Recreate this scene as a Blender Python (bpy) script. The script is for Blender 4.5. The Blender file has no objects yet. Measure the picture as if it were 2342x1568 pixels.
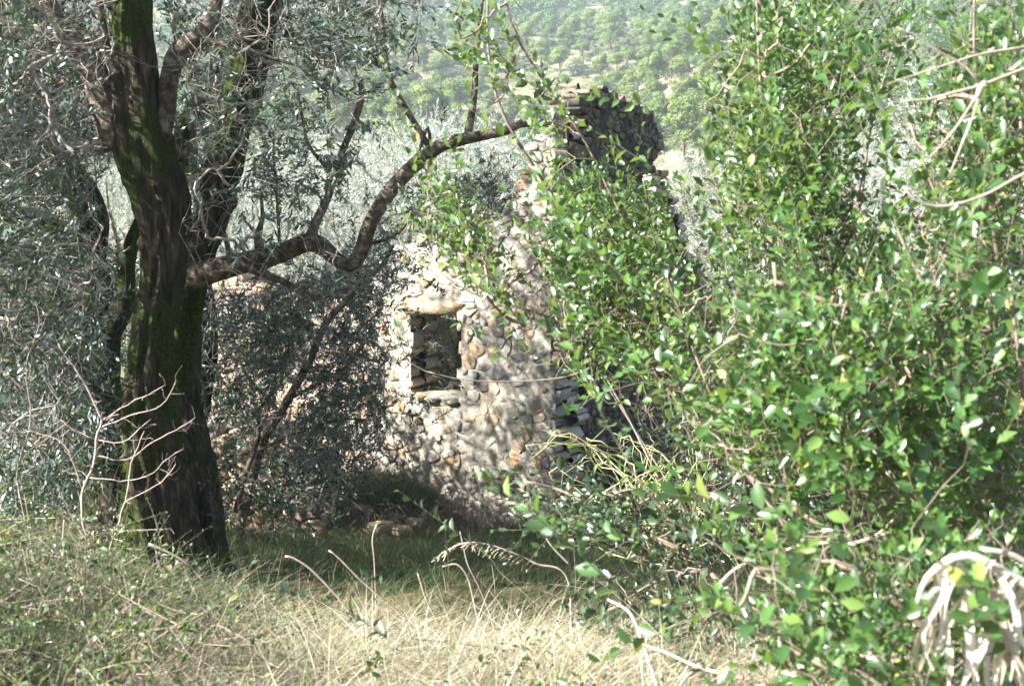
import bpy, math, random
import numpy as np
from mathutils import Vector

SC = bpy.context.scene
COL = SC.collection
R = math.radians
rng = np.random.default_rng(7)
random.seed(7)

# ------------------------------------------------------------------ camera, sky, sun, exposure
PITCH = 8.0
CAMZ = 1.6
cam_d = bpy.data.cameras.new('camera')
cam = bpy.data.objects.new('camera', cam_d)
COL.objects.link(cam)
cam.location = (0, 0, CAMZ)
cam.rotation_euler = (R(90 - PITCH), 0, 0)
cam_d.lens = 40
cam_d.sensor_width = 36
cam_d.clip_start = 0.05
cam_d.clip_end = 5000
cam_d.dof.use_dof = True
cam_d.dof.focus_distance = 11.0
cam_d.dof.aperture_fstop = 5.6
SC.camera = cam

SUN_TO = Vector((-0.80, -0.25, 0.53)).normalized()      # towards the sun
elev = math.asin(SUN_TO.z)
world = bpy.data.worlds.new('World')
SC.world = world
world.use_nodes = True
nt = world.node_tree
nt.nodes.clear()
sky = nt.nodes.new('ShaderNodeTexSky')
sky.sky_type = 'NISHITA'
sky.sun_disc = False
sky.sun_elevation = elev
sky.sun_rotation = math.atan2(SUN_TO.x, SUN_TO.y)
bg = nt.nodes.new('ShaderNodeBackground')
bg.inputs['Strength'].default_value = 0.05
wo = nt.nodes.new('ShaderNodeOutputWorld')
nt.links.new(sky.outputs[0], bg.inputs['Color'])
nt.links.new(bg.outputs[0], wo.inputs['Surface'])
sun_d = bpy.data.lights.new('sun', 'SUN')
sun_d.energy = 5.0
sun_d.angle = R(0.5)
sun_d.color = (1.0, 0.975, 0.94)
sun = bpy.data.objects.new('sun', sun_d)
COL.objects.link(sun)
sun.rotation_euler = SUN_TO.to_track_quat('Z', 'Y').to_euler()

SC.view_settings.view_transform = 'Standard'
SC.view_settings.look = 'None'
SC.view_settings.exposure = 2.32
SC.view_settings.gamma = 1
SC.render.engine = 'CYCLES'
cy = SC.cycles
cy.max_bounces = 7
cy.diffuse_bounces = 4
cy.glossy_bounces = 2
cy.transmission_bounces = 4
cy.volume_bounces = 1
cy.transparent_max_bounces = 4
cy.use_denoising = True
cy.sample_clamp_indirect = 6.0

# ------------------------------------------------------------------ picture point -> place
cP, sP = math.cos(R(PITCH)), math.sin(R(PITCH))
FPX = 2342 * 40 / 36.0


def ray(px, py):
    u = (px - 1171.0) / FPX
    v = (784.0 - py) / FPX
    return np.array([u, cP + v * sP, -sP + v * cP])


def W(px, py, d):
    r = ray(px, py)
    return np.array([0, 0, CAMZ]) + r * (d / r[1])


def proj(P):
    P = np.asarray(P, float)
    q = P - np.array([0, 0, CAMZ])
    f = q[:, 1] * cP - q[:, 2] * sP
    v = (q[:, 1] * sP + q[:, 2] * cP) / f
    return 1171 + q[:, 0] / f * FPX, 784 - v * FPX


def WL(pts, d=None):
    """list of (px, py, width_px[, d]) -> points, radii"""
    P, rr = [], []
    for q in pts:
        dd = q[3] if len(q) > 3 else d
        P.append(W(q[0], q[1], dd))
        rr.append(q[2] / FPX * dd / 2)
    return np.array(P), np.array(rr)


# ------------------------------------------------------------------ noise
_perm = np.random.default_rng(3).permutation(512)
_perm = np.concatenate([_perm, _perm, _perm])
_val = np.random.default_rng(4).random(512) * 2 - 1


def vnoise(x, y, z=0.0):
    x, y, z = np.broadcast_arrays(np.asarray(x, float), np.asarray(y, float), np.asarray(z, float))
    xi, yi, zi = np.floor(x).astype(int), np.floor(y).astype(int), np.floor(z).astype(int)
    fx, fy, fz = x - xi, y - yi, z - zi
    fx, fy, fz = [f * f * (3 - 2 * f) for f in (fx, fy, fz)]

    def h(a, b, c):
        return _val[_perm[(_perm[(_perm[a & 511] + b) & 511] + c) & 511]]
    r = 0
    for dx in (0, 1):
        wx = fx if dx else 1 - fx
        for dy in (0, 1):
            wy = fy if dy else 1 - fy
            for dz in (0, 1):
                wz = fz if dz else 1 - fz
                r = r + wx * wy * wz * h(xi + dx, yi + dy, zi + dz)
    return r


def fbm(x, y, z=0.0, o=3):
    r, a = 0, 1.0
    for i in range(o):
        r = r + a * vnoise(x * 2**i + 7.3 * i, y * 2**i - 3.1 * i, z * 2**i)
        a *= 0.5
    return r


def sstep(a, b, x):
    t = np.clip((x - a) / (b - a), 0, 1)
    return t * t * (3 - 2 * t)


# ------------------------------------------------------------------ terrain height
PY = [-40, -5, 0, 3.0, 4.3, 5.0, 5.8, 7.5, 10, 13, 16, 22, 30, 45, 75, 105, 150, 230, 300, 450, 700, 1000]
PZ = [3, .3, .05, .0, -.15, -.5, -.85, -1.05, -1.75, -2.45, -2.75, -4.0, -5.2, -7.5, -12, -12, -6, 12, 31, 71, 142, 210]


def gz(x, y):
    x = np.asarray(x, float)
    y = np.asarray(y, float)
    z = np.interp(y, PY, PZ)
    near = 1 - sstep(18, 60, y)
    z = z + near * (0.05 * fbm(x * .8, y * .8) + .03 * fbm(x * 3, y * 3))
    z = z + (1 - sstep(6, 9, y)) * 0.20 * sstep(-1.9, -2.6, x)
    z = z - sstep(3.4, 4.2, y) * (1 - sstep(5.0, 6.2, y)) * .21 * np.exp(-((x + .12) / 1.42)**4)
    z = z + 0.5 * np.exp(-((x + 1.55) / .75)**2 - ((y - 13.5) / .8)**2)       # rubble mound at the wall foot
    z = z + sstep(6, 14, y) * (1 - sstep(14, 24, y)) * (.35 * sstep(-2.5, -6, x) + .25 * sstep(1.5, 4, x))
    far = sstep(90, 200, y)
    z = z + far * (5.5 * fbm(x / 45., y / 60.) + 1.6 * fbm(x / 14. + 9, y / 14.))
    z = z + sstep(130, 170, y) * 15 * np.exp(-((x - (18 + .17 * y)) / 30)**2) * (1 - sstep(300, 430, y) * .7)
    z = z + sstep(60, 160, y) * 10 * sstep(40, 160, x)
    return z


# ------------------------------------------------------------------ mesh helpers
def mesh_obj(name, verts, faces, mat, parent=None, smooth=False, loc=None):
    """faces: list of int arrays, each (n,3) or (n,4); or one array"""
    if not isinstance(faces, list):
        faces = [faces]
    faces = [np.asarray(f, np.int32) for f in faces if len(f)]
    verts = np.asarray(verts, np.float32)
    me = bpy.data.meshes.new(name)
    if loc is not None:
        verts = verts - np.asarray(loc, np.float32)
    me.vertices.add(len(verts))
    me.vertices.foreach_set('co', verts.ravel())
    idx = np.concatenate([f.ravel() for f in faces])
    cnt = np.concatenate([np.full(len(f), f.shape[1], np.int32) for f in faces])
    st = np.concatenate([[0], np.cumsum(cnt)[:-1]]).astype(np.int32)
    me.loops.add(len(idx))
    me.loops.foreach_set('vertex_index', idx)
    me.polygons.add(len(cnt))
    me.polygons.foreach_set('loop_start', st)
    me.polygons.foreach_set('loop_total', cnt)
    if smooth:
        me.polygons.foreach_set('use_smooth', np.ones(len(cnt), bool))
    me.update(calc_edges=True)
    me.validate()
    me.materials.append(mat)
    o = bpy.data.objects.new(name, me)
    COL.objects.link(o)
    if loc is not None:
        o.location = loc
    if parent is not None:
        o.parent = parent
        if loc is None:
            o.location = -np.array(parent.location)
        else:
            o.location = np.array(loc) - np.array(parent.location)
    return o


def tag(o, label=None, cat=None, group=None, kind=None):
    if label: o['label'] = label
    if cat: o['category'] = cat
    if group: o['group'] = group
    if kind: o['kind'] = kind
    return o


def empty(name, loc, label, cat, group=None):
    o = bpy.data.objects.new(name, None)
    o.empty_display_size = .2
    COL.objects.link(o)
    o.location = loc
    return tag(o, label, cat, group)


class MB:
    def __init__(s):
        s.v, s.f, s.n = [], {3: [], 4: []}, 0

    def add(s, v, *faces):
        v = np.asarray(v, float).reshape(-1, 3)
        for f in faces:
            f = np.asarray(f, int)
            if len(f):
                s.f[f.shape[1]].append(f + s.n)
        s.v.append(v)
        s.n += len(v)

    def build(s, name, mat, parent=None, smooth=False):
        fs = [np.concatenate(s.f[k]) for k in (3, 4) if s.f[k]]
        return mesh_obj(name, np.concatenate(s.v), fs, mat, parent, smooth)


def norm(a):
    return a / np.maximum(np.linalg.norm(a, axis=-1, keepdims=True), 1e-9)


def spline(P, r, step):
    """Catmull-Rom resample"""
    P = np.asarray(P, float)
    r = np.asarray(r, float)
    if len(P) == 2:
        P = np.array([P[0], (P[0] + P[1]) / 2, P[1]])
        r = np.array([r[0], (r[0] + r[1]) / 2, r[1]])
    Q = np.vstack([2 * P[0] - P[1], P, 2 * P[-1] - P[-2]])
    out, ro = [], []
    for i in range(len(P) - 1):
        n = max(2, int(np.linalg.norm(P[i + 1] - P[i]) / step))
        t = np.linspace(0, 1, n, endpoint=False)[:, None]
        a, b, c, d = Q[i], Q[i + 1], Q[i + 2], Q[i + 3]
        out.append(.5 * (2 * b + (c - a) * t + (2 * a - 5 * b + 4 * c - d) * t**2 + (3 * b - a - 3 * c + d) * t**3))
        ro.append(r[i] + (r[i + 1] - r[i]) * t[:, 0])
    out.append(P[-1:])
    ro.append(r[-1:])
    return np.vstack(out), np.concatenate(ro)


def frames(P):
    T = np.gradient(P, axis=0)
    T = norm(T)
    ref = np.array([0.13, -1.0, 0.07])
    N = norm(np.cross(T, ref))
    B = np.cross(T, N)
    return T, N, B


def tube(mb, P, r, n=6, step=None, rough=0.0, seed=0., freq=6., ridge=0., cap=True):
    if step:
        P, r = spline(P, r, step)
    T, N, B = frames(P)
    a = np.linspace(0, 2 * math.pi, n, endpoint=False)
    L = np.concatenate([[0], np.cumsum(np.linalg.norm(np.diff(P, axis=0), axis=1))])
    ca, sa = np.cos(a), np.sin(a)
    rad = np.repeat(r[:, None], n, 1)
    if rough:
        A, LL = np.meshgrid(a, L)
        tw = A + LL * .5
        nn = fbm(np.cos(tw) * 1.3 * freq / 4 + seed, np.sin(tw) * 1.3 * freq / 4, LL * freq / 4)
        mm = fbm(np.cos(A) * freq * .8 + seed, np.sin(A) * freq * .8 + seed, LL * freq)
        rad = rad * (1 + rough * .8 * nn + rough * .35 * mm)
        if ridge:
            rad = rad * (1 + ridge * np.sin(tw * 5 + 2.0 * vnoise(LL * 2 + seed, seed)) * .5 + ridge * .35 * np.sin(tw * 13 + seed + 3 * vnoise(LL * 3, seed)))
    if n >= 60:
        kr = np.random.default_rng(int(seed * 10))
        A2, LL2 = np.meshgrid(a, L)
        for _ in range(26):
            a0, l0 = kr.uniform(0, 6.28), kr.uniform(0, L[-1])
            sa_, sl_ = kr.uniform(.12, .34), kr.uniform(.03, .12)
            da = np.angle(np.exp(1j * (A2 - a0)))
            rad = rad * (1 + kr.choice([-.34, -.22, .16, .22]) * np.exp(-(da / sa_)**2 - ((LL2 - l0) / sl_)**2))
    V = P[:, None, :] + rad[..., None] * (N[:, None, :] * ca[None, :, None] + B[:, None, :] * sa[None, :, None])
    m = len(P)
    i = np.arange(m - 1)[:, None] * n
    j = np.arange(n)[None, :]
    j2 = (j + 1) % n
    q = np.stack([i + j, i + j2, i + n + j2, i + n + j], -1).reshape(-1, 4)
    V = V.reshape(-1, 3)
    tri = []
    if cap:
        V = np.vstack([V, P[:1], P[-1:]])
        c0, c1 = m * n, m * n + 1
        jj = np.arange(n)
        tri = np.vstack([np.stack([np.full(n, c0), (jj + 1) % n, jj], 1),
                         np.stack([np.full(n, c1), (m - 1) * n + jj, (m - 1) * n + (jj + 1) % n], 1)])
    mb.add(V, q, tri)


def twigs(mb, A, Bp, r0, r1, sag=0.0, wob=0.05, n=3, K=4, rg=rng):
    """batch of thin curved tubes A->B"""
    A = np.asarray(A, float).reshape(-1, 3)
    Bp = np.asarray(Bp, float).reshape(-1, 3)
    M = len(A)
    if M == 0: return
    t = np.linspace(0, 1, K)
    P = A[:, None] * (1 - t)[None, :, None] + Bp[:, None] * t[None, :, None]
    L = np.linalg.norm(Bp - A, axis=1)[:, None]
    bow = np.sin(t * math.pi)[None, :, None]
    P = P + bow * (rg.normal(size=(M, 1, 3)) * wob * L[:, :, None])
    P[:, 1:-1] += rg.normal(size=(M, K - 2, 3)) * wob * .5 * L[:, :, None]
    P[..., 2] += bow[..., 0] * sag * L
    T = norm(np.gradient(P, axis=1))
    ref = np.array([.3, -.9, .2])
    N = norm(np.cross(T, ref))
    B = np.cross(T, N)
    a = np.linspace(0, 2 * math.pi, n, endpoint=False)
    r0 = np.broadcast_to(r0, (M,))
    r1 = np.broadcast_to(r1, (M,))
    rad = r0[:, None] * (1 - t)[None] + r1[:, None] * t[None]
    V = P[:, :, None] + rad[:, :, None, None] * (N[:, :, None] * np.cos(a)[None, None, :, None] + B[:, :, None] * np.sin(a)[None, None, :, None])
    base = (np.arange(M) * K * n)[:, None, None]
    i = (np.arange(K - 1) * n)[None, :, None]
    j = np.arange(n)[None, None, :]
    j2 = (j + 1) % n
    q = np.stack([base + i + j, base + i + j2, base + i + n + j2, base + i + n + j], -1).reshape(-1, 4)
    mb.add(V.reshape(-1, 3), q)


# ------------------------------------------------------------------ leaves and sprays
def leaf_oval(fold=.25, curl=.12):
    v = np.array([[0, 0, 0], [-.23, .30, 0], [-.26, .62, 0], [0, 1, 0], [.26, .62, 0], [.23, .30, 0], [0, .3, 0], [0, .64, 0]], float)
    v[:, 2] = np.abs(v[:, 0]) * fold * 2 - curl * v[:, 1]**2
    f = np.array([[0, 6, 1], [0, 5, 6], [6, 7, 2], [6, 2, 1], [6, 5, 4], [6, 4, 7], [7, 3, 2], [7, 4, 3]])
    return v, f


def leaf_lance(w=.09):
    v = np.array([[0, 0, 0], [-w, .3, .03], [w, .3, .03], [-w * .9, .68, .0], [w * .9, .68, .0], [0, 1, -.06]], float)
    f = np.array([[0, 2, 1], [1, 2, 4], [1, 4, 3], [3, 4, 5]])
    return v, f


def place_leaves(lv, lf, pos, ydir, up, size):
    """lv in (x side, y along, z normal)"""
    y = norm(ydir)
    x = norm(np.cross(y, up))
    z = np.cross(x, y)
    V = pos[:, None] + size[:, None, None] * (lv[None, :, 0:1] * x[:, None] + lv[None, :, 1:2] * y[:, None] + lv[None, :, 2:3] * z[:, None])
    F = lf[None] + (np.arange(len(pos)) * len(lv))[:, None, None]
    return V.reshape(-1, 3), F.reshape(-1, 3)


def spray_template(kind, rg):
    """a twig along +Z from the origin, length about 1 unit in metres; returns leaf verts, tris, twig line"""
    if kind == 'olive':
        L, gap, ls, lv = rg.uniform(.26, .42), .024, .066, leaf_lance(.125)
        spread = 50
    elif kind == 'olive_far':
        L, gap, ls, lv = rg.uniform(.35, .5), .04, .10, leaf_lance(.12)
        spread = 50
    elif kind == 'bay':
        L, gap, ls, lv = rg.uniform(.28, .46), .0235, .050, leaf_oval()
        spread = 58
    elif kind == 'bay_small':
        L, gap, ls, lv = rg.uniform(.24, .42), .025, .052, leaf_oval()
        spread = 60
    elif kind == 'bramble':
        L, gap, ls, lv = rg.uniform(.2, .35), .03, .032, leaf_oval(.2, .2)
        spread = 75
    n = int(L / gap)
    t = (np.arange(n) + .6) / n
    bend = rg.normal(size=2) * .10
    cx = bend[0] * t**2 * L * 1.6
    cyy = bend[1] * t**2 * L * 1.6
    P = np.stack([cx, cyy, t * L], 1)
    reps = 2 if kind.startswith('olive') else 1
    pos, yd, sz, ups = [], [], [], []
    for k in range(reps):
        if kind.startswith('olive'):
            ang = np.arange(n) * math.pi / 2 + k * math.pi + rg.normal(size=n) * .3
        else:
            ang = np.arange(n) * 2.4 + rg.normal(size=n) * .4
        sp = np.radians(spread + rg.normal(size=n) * 14) * (1 - .45 * t)
        d = np.stack([np.cos(ang) * np.sin(sp), np.sin(ang) * np.sin(sp), np.cos(sp)], 1)
        keep = rg.random(n) > (.12 + .25 * (t < .15))
        pos.append(P[keep]); yd.append(d[keep])
        sz.append((ls * (1 - .45 * t**3) * rg.uniform(.65, 1.15, n) * (1 - .0 * t))[keep])
        up = np.tile([0, 0, 1.], (n, 1)) + rg.normal(size=(n, 3)) * .35
        ups.append(up[keep])
    V, F = place_leaves(lv[0], lv[1], np.concatenate(pos), np.concatenate(yd), np.concatenate(ups), np.concatenate(sz))
    tt = np.linspace(0, 1, 4)
    line = np.stack([bend[0] * tt**2 * L * 1.6, bend[1] * tt**2 * L * 1.6, tt * L], 1)
    return V, F, line


TPL = {k: [spray_template(k, np.random.default_rng(100 + i)) for i in range(9)] for k in ('olive', 'olive_far', 'bay', 'bay_small', 'bramble')}


def basis(D, rg):
    z = norm(D)
    ref = rg.normal(size=z.shape)
    x = norm(np.cross(ref, z))
    y = np.cross(z, x)
    return np.stack([x, y, z], -1)      # columns


def put_sprays(mbl, mbt, kind, P, D, S, rg, tr=.0016):
    P = np.asarray(P); D = np.asarray(D); S = np.asarray(S)
    which = rg.integers(0, 9, len(P))
    Rm = basis(D, rg)
    for k in range(9):
        m = which == k
        if not m.any(): continue
        V, F, line = TPL[kind][k]
        VV = np.einsum('nij,vj->nvi', Rm[m], V) * S[m][:, None, None] + P[m][:, None]
        FF = F[None] + (np.arange(m.sum()) * len(V))[:, None, None]
        mbl.add(VV.reshape(-1, 3), FF.reshape(-1, 3))
        LL = np.einsum('nij,vj->nvi', Rm[m], line) * S[m][:, None, None] + P[m][:, None]
        for a in range(3):
            twigs(mbt, LL[:, a], LL[:, a + 1], tr * (1 - a * .25) * S[m], tr * (.75 - a * .25) * S[m], wob=0, K=2, rg=rg)


def in_poly(x, y, poly):
    poly = np.asarray(poly, float)
    c = np.zeros(len(x), bool)
    j = len(poly) - 1
    for i in range(len(poly)):
        xi, yi, xj, yj = poly[i][0], poly[i][1], poly[j][0], poly[j][1]
        cond = ((yi > y) != (yj > y)) & (x < (xj - xi) * (y - yi) / (yj - yi + 1e-12) + xi)
        c ^= cond
        j = i
    return c


def fill_poly(poly, n, d0, d1, rg, hole=0.0, hf=1 / 90.):
    """n places inside a picture outline between two distances"""
    poly = np.asarray(poly, float)
    lo, hi = poly.min(0), poly.max(0)
    out = []
    got = 0
    while got < n:
        x = rg.uniform(lo[0], hi[0], n * 2)
        y = rg.uniform(lo[1], hi[1], n * 2)
        m = in_poly(x, y, poly)
        if hole:
            m &= (fbm(x * hf, y * hf + 31, 0, 2) > (hole - 1.0))
        x, y = x[m], y[m]
        out.append(np.stack([x, y], 1))
        got += len(x)
    q = np.concatenate(out)[:n]
    d = rg.uniform(d0, d1, n)
    return np.array([W(a, b, c) for (a, b), c in zip(q, d)])


def connect(nodes, seeds, rg):
    """Prim: join every seed to the nearest part of the growing tree. returns parent position per seed and order"""
    nodes = np.asarray(nodes)
    N = len(seeds)
    best = np.full(N, 1e9)
    bp = np.zeros((N, 3))
    for i in range(0, len(nodes), 1):
        d = np.linalg.norm(seeds - nodes[i], axis=1)
        m = d < best
        best[m] = d[m]; bp[m] = nodes[i]
    done = np.zeros(N, bool)
    par = np.zeros((N, 3))
    pidx = np.full(N, -1)
    bi = np.full(N, -1)
    order = []
    for _ in range(N):
        k = np.argmin(np.where(done, 1e9, best))
        done[k] = True
        par[k] = bp[k]; pidx[k] = bi[k]
        order.append(k)
        d = np.linalg.norm(seeds - seeds[k], axis=1) * 1.03
        m = (d < best) & ~done
        best[m] = d[m]; bp[m] = seeds[k]; bi[m] = k
    w = np.ones(N)
    for k in reversed(order):
        if pidx[k] >= 0: w[pidx[k]] += w[k]
    return par, w, pidx


CLR = []


def near_clear(x, y):
    C_ = np.concatenate(CLR)
    out = np.zeros(len(x), bool)
    for cx, cy, w in C_[::2]:
        out |= (x - cx)**2 + (y - cy)**2 < w * w
    return out


TRY = [0, 100, 200, 300, 400, 540, 650, 760, 900, 1050, 1150, 1250, 1350]
TRX = [298, 305, 310, 318, 345, 374, 370, 350, 340, 362, 385, 395, 395]


def leafy(root, skel, clouds, kind, mats, rg, bend=(0, 0, 0), thick=.0022, per=7, ssize=1.0, outw=.5, nm='foliage', tn='twigs', sprd=.22, maxr=.02, stray=.04, clear=False, bare_tw=0, own=None):
    """skel: list of (P, r) already splined; clouds: list of (poly, n_sprays, d0, d1[, hole])"""
    nodes = np.concatenate([s[0] for s in skel])[::2]
    mbl, mbt = MB(), MB()
    seeds = []
    for c in clouds:
        n = max(2, c[1] // per)
        seeds.append(fill_poly(c[0], n, c[2], c[3], rg, c[4] if len(c) > 4 else 0.0))
    seeds = np.concatenate(seeds)
    par, w, pidx = connect(nodes, seeds, rg)
    r1 = np.minimum(thick * np.sqrt(w), maxr)
    r0 = np.minimum(r1 * 1.25, maxr * 1.2)
    twigs(mbt, par, seeds, r0, r1 * .8, wob=.07, n=4, K=5, rg=rg)
    N = len(seeds)
    out = norm(seeds - par)
    base = np.repeat(seeds, per, 0) + rg.normal(size=(N * per, 3)) * sprd
    A = np.repeat(seeds, per, 0)
    D = np.repeat(out, per, 0) * outw + norm(base - A) * (.5 if outw > .4 else .3) + rg.normal(size=base.shape) * (.35 if outw > .4 else .24) + np.array(bend)
    S = rg.uniform(.7, 1.2, len(base)) * ssize
    # keep the crown inside its own outline (the shoots are long) and open in front of the big trunk
    L = .38 * S
    tip = base + norm(D) * L[:, None]
    bx, by = proj(base)
    tx, ty = proj(tip)
    keep = np.zeros(len(base), bool)
    for c in clouds:
        keep |= in_poly(bx, by, c[0]) & in_poly(tx, ty, c[0])
    keep |= rg.random(len(base)) < stray
    if clear:
        ex = np.interp(by, TRY, TRX)
        keep &= ~((base[:, 1] < 8.0) & (np.abs(bx - ex) < 75) & (rg.random(len(base)) < .93))
        keep &= ~((base[:, 1] < 8.0) & (np.abs(tx - ex) < 60) & (rg.random(len(base)) < .93))
        nc = near_clear(bx, by) | near_clear((bx + tx) / 2, (by + ty) / 2)
        keep &= ~((base[:, 1] < 8.3) & nc & (rg.random(len(base)) < .85))
    if own is not None:
        hit_ = np.zeros(len(base), bool)
        for cx, cy, w_ in own:
            hit_ |= ((bx - cx)**2 + (by - cy)**2 < w_ * w_) | ((tx - cx)**2 + (ty - cy)**2 < w_ * w_) | (((tx + bx) / 2 - cx)**2 + ((ty + by) / 2 - cy)**2 < w_ * w_)
        keep &= ~(hit_ & (base[:, 1] < 10.9) & (rg.random(len(base)) < .9))
    kk = keep
    twigs(mbt, A[kk], base[kk], thick * .9, thick * .6, wob=.1, K=4, rg=rg)
    put_sprays(mbl, mbt, kind, base[kk], D[kk], S[kk], rg)
    if bare_tw:
        k = rg.integers(0, N, bare_tw)
        a = seeds[k] + rg.normal(size=(bare_tw, 3)) * .05
        e = a + norm(rg.normal(size=(bare_tw, 3)) + np.array([0, 0, -.15])) * rg.uniform(.15, .55, (bare_tw, 1))
        ax_, ay_ = proj(e)
        ok = np.zeros(bare_tw, bool)
        for c in clouds: ok |= in_poly(ax_, ay_, c[0])
        if clear: ok &= np.abs(ax_ - np.interp(ay_, TRY, TRX)) > 60
        twigs(mbt, a[ok], e[ok], .0024, .0009, sag=.12, wob=.14, n=3, K=6, rg=rg)
    mbt.build(tn, mats[1], root)
    mbl.build(nm, mats[0], root)


# ------------------------------------------------------------------ materials
def new_mat(name):
    m = bpy.data.materials.new(name)
    m.use_nodes = True
    t = m.node_tree
    t.nodes.clear()
    o = t.nodes.new('ShaderNodeOutputMaterial')
    return m, t, o


def ramp(t, stops, interp='LINEAR'):
    n = t.nodes.new('ShaderNodeValToRGB')
    n.color_ramp.interpolation = interp
    e = n.color_ramp.elements
    while len(e) < len(stops): e.new(.5)
    for i, (p, c) in enumerate(stops):
        e[i].position = p
        e[i].color = (*c, 1)
    return n


def noise_tex(t, scale, detail=4, rough=.55, vec=None, coord='Object'):
    n = t.nodes.new('ShaderNodeTexNoise')
    n.inputs['Scale'].default_value = scale
    n.inputs['Detail'].default_value = detail
    n.inputs['Roughness'].default_value = rough
    if vec is None:
        tc = t.nodes.new('ShaderNodeTexCoord')
        vec = tc.outputs[coord]
    t.links.new(vec, n.inputs['Vector'])
    return n


def mixc(t, fac, a, b, mode='MIX'):
    n = t.nodes.new('ShaderNodeMix')
    n.data_type = 'RGBA'
    n.blend_type = mode
    for s, v in ((n.inputs[0], fac), (n.inputs[6], a), (n.inputs[7], b)):
        if hasattr(v, 'is_output'): t.links.new(v, s)
        elif isinstance(v, (int, float)): s.default_value = v
        else: s.default_value = (*v, 1)
    return n.outputs[2]


def leaf_mat(name, stops, under, trans, tw=.35, rough=.4, spec=.5, vary=None):
    m, t, o = new_mat(name)
    g = t.nodes.new('ShaderNodeNewGeometry')
    r = ramp(t, stops)
    t.links.new(g.outputs['Random Per Island'], r.inputs[0])
    col = r.outputs[0]
    if under:
        col = mixc(t, g.outputs['Backfacing'], col, under)
    if vary:
        oi = t.nodes.new('ShaderNodeObjectInfo')
        rv = ramp(t, [(0, vary[0]), (.5, vary[1]), (1, vary[2])])
        t.links.new(oi.outputs['Random'], rv.inputs[0])
        col = mixc(t, 1.0, col, rv.outputs[0], 'MULTIPLY')
    p = t.nodes.new('ShaderNodeBsdfPrincipled')
    t.links.new(col, p.inputs['Base Color'])
    p.inputs['Roughness'].default_value = rough
    p.inputs['Specular IOR Level'].default_value = spec
    tr = t.nodes.new('ShaderNodeBsdfTranslucent')
    tc = mixc(t, .5, r.outputs[0], trans)
    t.links.new(tc, tr.inputs['Color'])
    mx = t.nodes.new('ShaderNodeMixShader')
    mx.inputs[0].default_value = tw
    t.links.new(p.outputs[0], mx.inputs[1])
    t.links.new(tr.outputs[0], mx.inputs[2])
    t.links.new(mx.outputs[0], o.inputs['Surface'])
    return m


def rough_mat(name, stops, scale, bump=.5, bdist=.01, rough=.85, spec=.2, extra=None, island=0.0, stretch=None, bscale=None):
    m, t, o = new_mat(name)
    tc = t.nodes.new('ShaderNodeTexCoord')
    vec = tc.outputs['Object']
    if stretch:
        mp = t.nodes.new('ShaderNodeMapping')
        mp.inputs['Scale'].default_value = stretch
        t.links.new(vec, mp.inputs['Vector'])
        vec = mp.outputs[0]
    n = noise_tex(t, scale, 6, .6, vec)
    fac = n.outputs['Fac']
    if island:
        g = t.nodes.new('ShaderNodeNewGeometry')
        ma = t.nodes.new('ShaderNodeMix')
        ma.data_type = 'FLOAT'
        ma.inputs[0].default_value = island
        t.links.new(fac, ma.inputs[2])
        t.links.new(g.outputs['Random Per Island'], ma.inputs[3])
        fac = ma.outputs[0]
    r = ramp(t, stops)
    t.links.new(fac, r.inputs[0])
    col = r.outputs[0]
    if extra:
        col = extra(t, col, tc)
    p = t.nodes.new('ShaderNodeBsdfPrincipled')
    t.links.new(col, p.inputs['Base Color'])
    p.inputs['Roughness'].default_value = rough
    p.inputs['Specular IOR Level'].default_value = spec
    if bump:
        b = t.nodes.new('ShaderNodeBump')
        b.inputs['Strength'].default_value = bump
        b.inputs['Distance'].default_value = bdist
        n2 = noise_tex(t, bscale or scale * 2.5, 6, .65, vec)
        t.links.new(n2.outputs['Fac'], b.inputs['Height'])
        t.links.new(b.outputs[0], p.inputs['Normal'])
    t.links.new(p.outputs[0], o.inputs['Surface'])
    return m


def moss_extra(col_a, col_b, lo, hi, scale):
    def f(t, col, tc):
        n = noise_tex(t, scale, 5, .6, tc.outputs['Object'])
        k = ramp(t, [(lo, (0, 0, 0)), (hi, (1, 1, 1))])
        t.links.new(n.outputs['Fac'], k.inputs[0])
        n2 = noise_tex(t, 45, 3, .6, tc.outputs['Object'])
        mc = ramp(t, [(.3, col_a), (.7, col_b)])
        t.links.new(n2.outputs['Fac'], mc.inputs[0])
        return mixc(t, k.outputs[0], col, mc.outputs[0])
    return f


M = {}
M['olive'] = leaf_mat('olive_leaf', [(0, (.016, .034, .019)), (.5, (.034, .062, .034)), (.85, (.07, .11, .055)), (1, (.20, .21, .08))], (.14, .19, .165), (.15, .22, .08), .14, .36, .6)
M['olive_far'] = leaf_mat('far_olive_leaf', [(0, (.14, .18, .13)), (.5, (.33, .38, .31)), (1, (.52, .56, .48))], (.58, .62, .56), (.45, .5, .38), .3, .5, .4)
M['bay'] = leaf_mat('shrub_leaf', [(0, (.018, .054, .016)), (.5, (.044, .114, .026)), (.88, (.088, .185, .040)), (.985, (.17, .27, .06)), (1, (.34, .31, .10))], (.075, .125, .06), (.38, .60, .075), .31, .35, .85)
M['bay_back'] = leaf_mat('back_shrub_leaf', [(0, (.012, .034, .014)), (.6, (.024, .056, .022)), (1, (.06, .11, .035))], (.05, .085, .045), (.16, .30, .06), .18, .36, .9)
M['bramble'] = leaf_mat('bramble_leaf', [(0, (.03, .075, .022)), (.6, (.065, .13, .035)), (.85, (.16, .21, .06)), (1, (.34, .26, .10))], (.12, .17, .09), (.3, .42, .1), .28, .45, .4)
M['pine'] = leaf_mat('pine_needles', [(0, (.09, .14, .035)), (.5, (.18, .245, .065)), (1, (.28, .34, .11))], None, (.15, .24, .05), .15, .7, .2, vary=((.42, .55, .60), (.85, .88, .85), (1.0, .97, .9)))
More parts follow.
